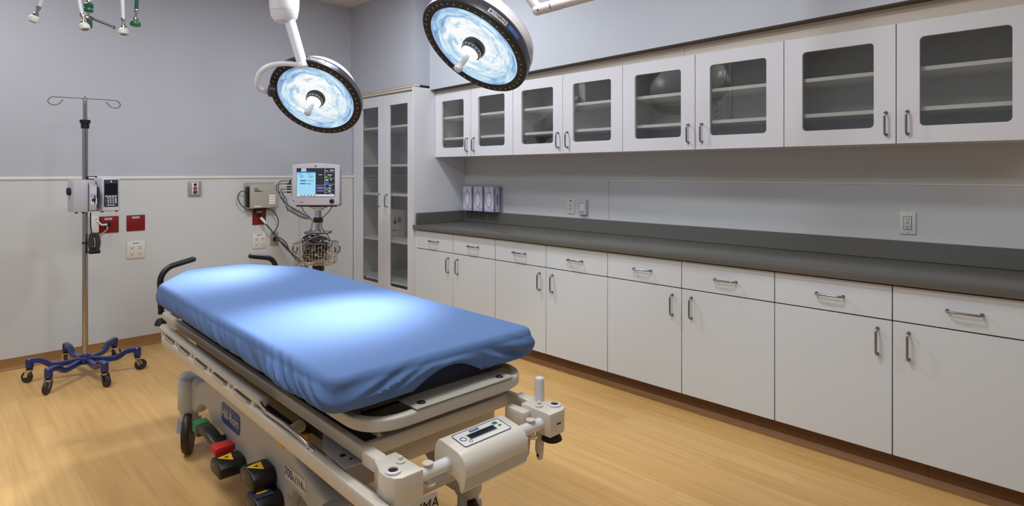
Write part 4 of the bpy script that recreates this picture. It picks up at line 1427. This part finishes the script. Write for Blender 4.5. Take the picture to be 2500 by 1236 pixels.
# ------------------------------------------------------------------ mattress with fitted sheet
mt = thing('mattress', 'stretcher mattress under a smooth royal blue fitted sheet', 'mattress', (BO[0], BO[1], .7205), BR)
ZB = .7205
poly = [(-.388, .0), (.388, .0), (.388, 1.83), (.165, 2.215), (-.165, 2.215), (-.388, 1.83)]
def outline(poly, radii, step=.008):
    out = []
    k = len(poly)
    P = [Vector((a, b)) for a, b in poly]
    for i in range(k):
        a, b, c = P[i - 1], P[i], P[(i + 1) % k]
        r = radii[i]
        d0, d1 = (a - b).normalized(), (c - b).normalized()
        s0, s1 = b + d0 * r, b + d1 * r
        for q in range(9):
            t = q / 8
            out.append(s0 * (1 - t) ** 2 + b * 2 * t * (1 - t) + s1 * t * t)
    # resample
    res = []
    n = len(out)
    for i in range(n):
        a, b = out[i], out[(i + 1) % n]
        L = (b - a).length
        m_ = max(1, int(round(L / step)))
        for q in range(m_):
            res.append(a + (b - a) * q / m_)
    return res
O = outline(poly, [.055, .055, .04, .04, .04, .04])
n = len(O)
# body under the sheet
mb = MB().m('navy')
mb.prism([(p.x * .965, .035 + p.y * .972) for p in outline(poly, [.06, .06, .04, .04, .04, .04], .06)], .001, .095, 'z', .006)
mb.build('mattress_core', mt)
# sheet
def nrm(i):
    t = (O[(i + 1) % n] - O[i - 1]).normalized()
    return Vector((t.y, -t.x))
N = [nrm(i) for i in range(n)]
N = [(N[i - 3] + N[i - 2] + N[i - 1] + N[i] + N[(i + 1) % n] + N[(i + 2) % n] + N[(i + 3) % n]).normalized() for i in range(n)]
ZT = .1095
def hem(p, nn):
    z = .0045
    if nn.y < -.5:
        # lifted arch of the hem in the middle of the foot end
        t = (p.x - (-.145)) / (.165 - (-.145))
        if 0 < t < 1:
            z += .060 * math.sin(PI * t ** 0.9) ** 1.15
    z += .004 * noise.noise(Vector((p.x * 9, p.y * 9, 3)))
    return z
def ridged(v):
    return 1 - 2 * abs(noise.noise(v))
def wrinkle(p, nn, z, u):
    d = 0.0
    env = math.sin(PI * min(1, max(0, u)) ** .8)
    if nn.x < -.6:      # long side facing the camera
        y = p.y
        a = .017 * math.exp(-((y - .24) / .24) ** 2) + .008 * math.exp(-((y - .85) / .4) ** 2) + .002
        q = y - 1.9 * z
        d += a * ridged(Vector((q * 13, z * 3 + y * .6, .3)))
        d += a * .45 * ridged(Vector((q * 27, z * 5, 1.7)))
    elif nn.x > .6:
        y = p.y
        d += (.006 * math.exp(-((y - .2) / .25) ** 2) + .002) * ridged(Vector(((y - 1.8 * z) * 13, z * 3, 5.3)))
    elif nn.y < -.5:    # foot end
        x = p.x
        a1 = .018 * math.exp(-((x + .22) / .15) ** 2)
        d += a1 * ridged(Vector(((z - .30 * x) * 30, x * 3.0, 2.2)))
        a2 = .017 * math.exp(-((x - .30) / .12) ** 2)
        d += a2 * ridged(Vector(((z + .05 * x + .25 * (x - .2)) * 34, x * 3.5, 7.7)))
        d += .0012 * noise.noise(Vector((x * 12, z * 12, 0)))
    else:
        d += .003 * ridged(Vector((p.x * 8, p.y * 8, z * 12)))
    return d * env
mb = MB().m('sheet')
rings = []
def top_z(x, y, t):
    z = ZT - .0035 * (1 - t)           # slightly dished centre
    z += .0016 * noise.noise(Vector((x * 3, y * 2.0, 0)))
    # faint tension creases running from the far side
    for (cx_, cy_, L, A) in ((.17, 1.25, .22, .0022), (.10, .92, .16, .0014), (.20, 1.16, .20, .0016), (-.28, .42, .12, .0016)):
        dx, dy = x - cx_, y - cy_
        al = dx * .25 - dy * .97
        ac = dx * .97 + dy * .25
        z += A * math.exp(-(ac / .012) ** 2 - (al / L) ** 2)
    return z
TS = [0.0, .12, .24, .36, .48, .60, .70, .79, .86, .92, .96, .985]
for t in TS:
    ring = []
    for i in range(n):
        p = O[i] - N[i] * .026
        q = Vector((0, min(1.85, max(.38, p.y))))
        c = q.lerp(p, t)
        ring.append(mb.bm.verts.new((c.x, c.y, top_z(c.x, c.y, t))))
    rings.append(ring)
for k in range(7):
    a = PI / 2 * k / 6
    ring = []
    for i in range(n):
        p = O[i] - N[i] * .026 * (1 - math.sin(a))
        z = ZT - .026 * (1 - math.cos(a))
        w_ = wrinkle(O[i], N[i], z, .12) * (k / 6) * .6
        p = p + N[i] * w_
        ring.append(mb.bm.verts.new((p.x, p.y, z)))
    rings.append(ring)
zr = ZT - .026
KS = 16
for k in range(1, KS + 1):
    u = k / KS
    ring = []
    for i in range(n):
        zh = hem(O[i], N[i])
        z = zr + (zh - zr) * u
        prof_ = .006 * math.sin(PI * u) - .030 * max(0, (u - .72) / .28) ** 2
        if N[i].y < -.5 and zh > .012:
            prof_ = .006 * math.sin(PI * u) - .004 * u + .010 * (zh - .010) / .05 * u
        p = O[i] + N[i] * (prof_ + wrinkle(O[i], N[i], z, .12 + .8 * u))
        ring.append(mb.bm.verts.new((p.x, p.y, z)))
    rings.append(ring)
# turned hem edge
ring = []
for i in range(n):
    v = rings[-1][i].co
    ring.append(mb.bm.verts.new((v.x - N[i].x * .004, v.y - N[i].y * .004, v.z + .001)))
rings.append(ring)
for A, B in zip(rings, rings[1:]):
    for j in range(n):
        mb._f([A[j], B[j], B[(j + 1) % n], A[(j + 1) % n]])
bmesh.ops.remove_doubles(mb.bm, verts=rings[0], dist=.0004)
bmesh.ops.dissolve_degenerate(mb.bm, edges=list(mb.bm.edges), dist=1e-6)
mb.build('fitted_sheet', mt, angle=80)

# ------------------------------------------------------------------ surgical lamps
def frame_from(n_, hint=(0, 0, 1)):
    n_ = Vector(n_).normalized()
    x = Vector(hint).cross(n_).normalized()
    y = n_.cross(x)
    m = Matrix((x, y, n_)).transposed().to_4x4()
    return m


def lamp_head(t, c, nrm_, spot_target, spot_w, label_ang, lettering, dr=1.0):
    """t: empty at world c.  local mesh built in lamp frame (+z = light direction), head centred at c"""
    R = frame_from(nrm_)
    h = MB().m('ring')
    # dark front ring (annulus) and graphite rim
    h.lathe([(.272, .004), (.280, .010), (.318, .010), (.325, .004), (.326, -.004)], (0, 0, 0), (0, 0, 1), 96, cap=False)
    h.m('rim').lathe([(.326, -.004), (.322, -.05), (.300, -.078)], (0, 0, 0), (0, 0, 1), 96, cap=False)
    h.m('tick')
    for k in range(44):
        a = 2 * PI * k / 44
        d = Vector((math.cos(a), math.sin(a), 0))
        s_ = Vector((-d.y, d.x, 0))
        c0 = d * .300 + Vector((0, 0, .0112))
        h.quad(c0, d * (.010 if k % 2 else .014), s_ * .004)
    rim = h.build('housing_ring', t, recalc=False)
    rim.matrix_local = R
    b = MB().m('white_pl').lathe([(.300 + .008 * dr, -.072), (.288 + .024 * dr, -.095), (.262 + .034 * dr, -.135), (.24, -.175), (.16, -.200), (.07, -.212), (.01, -.214)], (0, 0, 0), (0, 0, 1), 64, cap=False)
    b = b.build('rear_dome', t)
    b.matrix_local = R
    g = MB().m('lens').lathe([(.274, .004), (.24, -.004), (.18, -.014), (.10, -.022), (.048, -.024)], (0, 0, 0), (0, 0, 1), 96, cap=False)
    g = g.build('lit_lens', t, recalc=False)
    g.matrix_local = R
    k_ = MB().m('ring').lathe([(.058, -.024), (.066, -.010), (.066, .012), (.060, .020)], (0, 0, 0), (0, 0, 1), 40, cap=False)
    k_.m('nickel').lathe([(.060, .020), (.058, .034), (.050, .040)], (0, 0, 0), (0, 0, 1), 40, cap=False)
    k_.m('ink')
    for q in range(16):
        a = 2 * PI * q / 16
        d = Vector((math.cos(a), math.sin(a), 0)); s_ = Vector((-d.y, d.x, 0))
        k_.quad(d * .0600 + Vector((0, 0, .0285)), s_ * .010, Vector((0, 0, .006)))
    k_ = k_.build('centre_collar', t, recalc=False)
    k_.matrix_local = R
    u = MB().m('bulb').lathe([(.050, .040), (.046, .052), (.030, .058), (.002, .060)], (0, 0, 0), (0, 0, 1), 32)
    u = u.build('lit_core', t)
    u.matrix_local = R
    s_ = MB().m('white_pl').cyl((0, 0, .058), (0, 0, .145), .016, 20).lathe([(.016, .140), (.021, .144), (.024, .158), (.021, .172), (.010, .177)], (0, 0, 0), (0, 0, 1), 20)
    s_ = s_.build('sterile_handle', t)
    s_.matrix_local = R
    # maker's strip on the rim
    lb = MB()
    def patch(key, a0, a1, z0, z1, rr=.3268):
        lb.m(key)
        k2 = 8
        vs = []
        for q in range(k2 + 1):
            a = a0 + (a1 - a0) * q / k2
            rad = lambda z: rr - (abs(z) - .004) * .087
            vs.append((lb.bm.verts.new((rad(z0) * math.cos(a), rad(z0) * math.sin(a), z0)), lb.bm.verts.new((rad(z1) * math.cos(a), rad(z1) * math.sin(a), z1))))
        for A, B in zip(vs, vs[1:]):
            lb._f([A[0], B[0], B[1], A[1]])
    a = label_ang
    dq = -1
    patch('grey_btn', a, a + dq * .36, -.010, -.040)
    patch('blue_label', a + dq * .02, a + dq * .07, -.016, -.034, .3274)
    patch('blue_label', a + dq * .38, a + dq * .66, -.012, -.040)
    for q in range(3):
        patch('outlet', a + dq * .40, a + dq * .64, -.017 - q * .008, -.0178 - q * .008, .3274)
    for q, ch in enumerate(lettering):
        aa = a + dq * (.105 + .042 * q)
        d = Vector((math.cos(aa), math.sin(aa), 0))
        s2 = Vector((math.sin(aa), -math.cos(aa), 0))
        lb.m('ink').text(ch, d * .3250 + Vector((0, 0, -.026)), s2, Vector((0, 0, 1)) if s2.cross(Vector((0, 0, 1))).dot(d) > 0 else Vector((0, 0, -1)), .022, .0022)
    lb = lb.build('maker_strip', t, recalc=False, smooth=False)
    lb.matrix_local = R
    # the lamp's own light
    d = bpy.data.lights.new('lamp_light', 'SPOT')
    d.energy = spot_w
    d.color = (0.93, 0.97, 1.0)
    d.shadow_soft_size = .16
    d.spot_size = math.radians(32)
    d.spot_blend = 1.0
    o = bpy.data.objects.new('lamp_light', d)
    col.objects.link(o)
    dirv = (Vector(spot_target) - Vector(c)).normalized()
    o.location = Vector(c) + Vector(nrm_).normalized() * .17
    o.rotation_euler = dirv.to_track_quat('-Z', 'Y').to_euler()


LC, LN = (1.955, 3.885, 1.902), (-.574, -.411, -.708)
tl = thing('surgical_lamp', 'lit round surgical lamp on a white arm above the head of the bed', 'surgical lamp', LC)
lamp_head(tl, LC, LN, (1.10, 3.28, .83), 330, 1.42, 'STERIS', 0.0)
mb = MB().m('white_pl')
mb.tube([(1.725, 3.80, 2.40), (1.79, 3.735, 2.085)], [.036, .034], 24)
mb.lathe([(.034, 0), (.035, .002), (.035, .03), (.028, .036)], (1.784, 3.741, 2.113), Vector((.065, -.065, -.315)), 24)
mb.build('lower_arm', tl, world=True)
mb = MB().m('white_pl')
mb.lathe([(.02, -.098), (.06, -.088), (.085, -.055), (.094, 0), (.096, .05), (.094, .26), (.06, .29), (.01, .295)], (1.70, 3.825, 2.475), (0, 0, 1), 36)
mb.m('ink').lathe([(.0965, 0), (.0965, .001)], (1.70, 3.825, 2.45), (0, 0, 1), 36, cap=False)
mb.build('joint', tl, world=True)
mb = MB().m('white_pl').tube(smooth_path([(1.775, 3.755, 2.098), (1.70, 3.80, 2.104), (1.62, 3.86, 2.088), (1.575, 3.91, 2.045), (1.572, 3.95, 1.99), (1.60, 3.99, 1.945), (1.655, 4.01, 1.935)], 7), .0175, 16)
mb.m('rim').lathe([(.045, 0), (.045, .03), (.03, .04)], (1.70, 3.985, 1.94), Vector((-1, .25, .1)), 24)
mb.build('yoke', tl, world=True)
mb = MB().m('white_pl').tube(round_path([(1.70, 3.825, 2.70), (1.70, 3.825, 2.80), (2.05, 2.85, 2.86), (2.05, 2.85, 2.80)], .06, 6), .045, 20)
mb.build('upper_arm', tl, world=True)

RC, RN = (2.099, 2.365, 2.054), (-.640, .058, -.766)
tr = thing('surgical_lamp', 'larger lit surgical lamp in front of the wall cabinets, cut off by the photo top', 'surgical lamp', RC)
lamp_head(tr, RC, RN, (1.12, 2.00, .83), 450, .55, 'STERIS')
mb = MB().m('white_pl').tube(smooth_path([(2.232, 2.353, 2.212), (2.27, 2.35, 2.26), (2.30, 2.38, 2.36), (2.26, 2.48, 2.46), (2.20, 2.56, 2.52)], 8), .030, 18)
mb.tube([(2.20, 2.56, 2.50), (2.20, 2.56, 2.66)], .06, 24)
mb.tube(round_path([(2.20, 2.56, 2.62), (2.20, 2.60, 2.68), (2.05, 2.85, 2.68)], .04, 4), .04, 18)
mb.build('support_arm', tr, world=True)
t = thing('lamp_mount', 'white ceiling column carrying both surgical lamps', 'ceiling mount', (2.05, 2.85, CEIL))
mb = MB().m('white_pl').cyl((0, 0, -.44), (0, 0, -.02), .055, 28).lathe([(.15, -.03), (.15, -.0005)], (0, 0, 0), (0, 0, 1), 32)
mb.build('column', t)

# jointed white arm with a figure on it at the top of the picture
t = thing('ceiling_boom', 'white tubular ceiling boom marked 1 at the top edge, right of the near lamp', 'equipment arm', (2.50, 1.17, CEIL))
a0, a1 = Vector((1.930, 1.747, 2.105)), Vector((2.104, 1.569, 2.170))
dr_ = (a1 - a0).normalized()
mb = MB().m('white_pl').tube([a0, a0 + dr_ * .10], .025, 24).tube([a0 + dr_ * .10, a0 + dr_ * .105], .0262, 24)
mb.tube([a0 + dr_ * .105, a0 + dr_ * .62], .0235, 24)
mb.tube([a0 + dr_ * .004, a0 + Vector((-.034, .036, .076)), a0 + Vector((-.06, .065, .16))], .022, 20)
mb.ball(a0, .026, 20)
mb.build('arm', t, world=True)
e = a0 + dr_ * .62
MB().m('white_pl').tube(round_path([e - dr_ * .02, e + dr_ * .1, Vector((2.50, 1.17, e.z + .16)), Vector((2.50, 1.17, CEIL))], .05, 5), .03, 20).build('post', t, world=True)
vd = (Vector((0, 0, 1.378)) - a0).normalized()
nn = (vd - dr_ * vd.dot(dr_)).normalized()
up_ = nn.cross(dr_)
if up_.z < 0:
    up_ = -up_
MB().m('ink').text('1', a0 + dr_ * .055 + nn * .0252, dr_, up_, .034, .0006).build('figure', t, world=True, recalc=False)
mb = MB().m('ink').lathe([(.0035, 0), (.0035, .001)], a0 + nn * .0262 - dr_ * .002, nn, 12)
mb.build('screw', t, world=True)

# ------------------------------------------------------------------ gas hoses hanging over the left side
def gas_hose(label, pts, key, end, endkey):
    top = Vector(pts[0])
    t = thing('gas_hose', label, 'hose', (top.x, top.y, CEIL))
    pth = [Vector((top.x - .0, top.y, CEIL)), Vector((top.x, top.y, 2.5))] + [Vector(p) for p in pts]
    MB().m(key).tube(smooth_path(pth, 6), .0068, 12).build('hose', t, world=True)
    p = Vector(pts[-1])
    ax = (Vector(pts[-1]) - Vector(pts[-2])).normalized()
    mb = MB().m('chrome').lathe([(.0075, -.004), (.0085, 0), (.0085, .010), (.0055, .012), (.0055, .024), (.010, .028), (.012, .040)], p, ax, 18)
    mb.build('metal_fitting', t, world=True)
    mb = MB().m(endkey).lathe([(.011, .036), (.017, .044), (.019, .052), (.019, .060), (.014, .062)], p, ax, 22)
    mb.m('nickel').lathe([(.012, .0615), (.010, .065), (.004, .066)], p, ax, 16)
    mb.build('coupling', t, world=True)
gas_hose('leftmost white hanging gas hose, tilted to the left', [(.348, 2.920, 2.12), (.331, 2.938, 2.062), (.322, 2.947, 2.032)], 'hose_white', None, 'outlet')
gas_hose('white hanging gas hose in front of the green oxygen flowmeter', [(.428, 2.836, 2.14), (.434, 2.832, 2.05), (.441, 2.826, 2.004)], 'hose_white', None, 'outlet')
gas_hose('white hanging gas hose between the flowmeter and the green hose', [(.553, 2.713, 2.12), (.555, 2.711, 2.03), (.556, 2.709, 1.985)], 'hose_white', None, 'outlet')
gas_hose('dark green hanging gas hose, rightmost of the hoses', [(.596, 2.672, 2.12), (.594, 2.673, 2.06), (.592, 2.674, 2.018)], 'hose_green', None, 'dgreen')
FX = Vector((.460, 2.807, 0))
t = thing('oxygen_flowmeter', 'chrome and green oxygen flowmeter with a clear slanting tube among the hanging hoses', 'flowmeter', (FX.x, FX.y, CEIL))
MB().m('hose_green').tube([FX + Z * (CEIL - .023), FX + Z * 2.062], .0068, 12).build('supply_hose', t, world=True)
MB().m('chrome').lathe([(.006, .0), (.009, -.004), (.009, -.016), (.006, -.018), (.006, -.075), (.005, -.08)], FX + Z * 2.066, (0, 0, 1), 18).bb(FX.x - .012, FX.x + .012, FX.y - .012, FX.y + .012, 1.978, 1.992, .003).build('chrome_body', t, world=True)
MB().m('dgreen').lathe([(.012, 0), (.0165, -.004), (.0165, -.016), (.0145, -.019), (.0165, -.022), (.0165, -.032), (.012, -.036)], FX + Z * 2.048, (0, 0, 1), 20).build('green_coupling', t, world=True)
MB().m('dgreen').lathe([(.010, 0), (.0125, -.003), (.0125, -.026), (.010, -.030)], FX + Z * 1.977, (0, 0, 1), 18).build('green_knob', t, world=True)
A, B = Vector((.470, 2.797, 1.984)), Vector((.530, 2.736, 1.950))
MB().m('acrylic').cyl(A, B, .0065, 16).build('clear_tube', t, world=True)
mb = MB().m('chrome').cyl(A + (A - B) * .25, A, .0085, 14).cyl(B, B + (B - A) * .06, .008, 14)
mb.m('ink').tube([A + Z * .0068, B + Z * .0068], .0008, 6)
mb.tube([A, B], .0022, 8)
mb.build('tube_mount', t, world=True)

t.location = (t.location.x + .016, t.location.y + .098, t.location.z + .022)
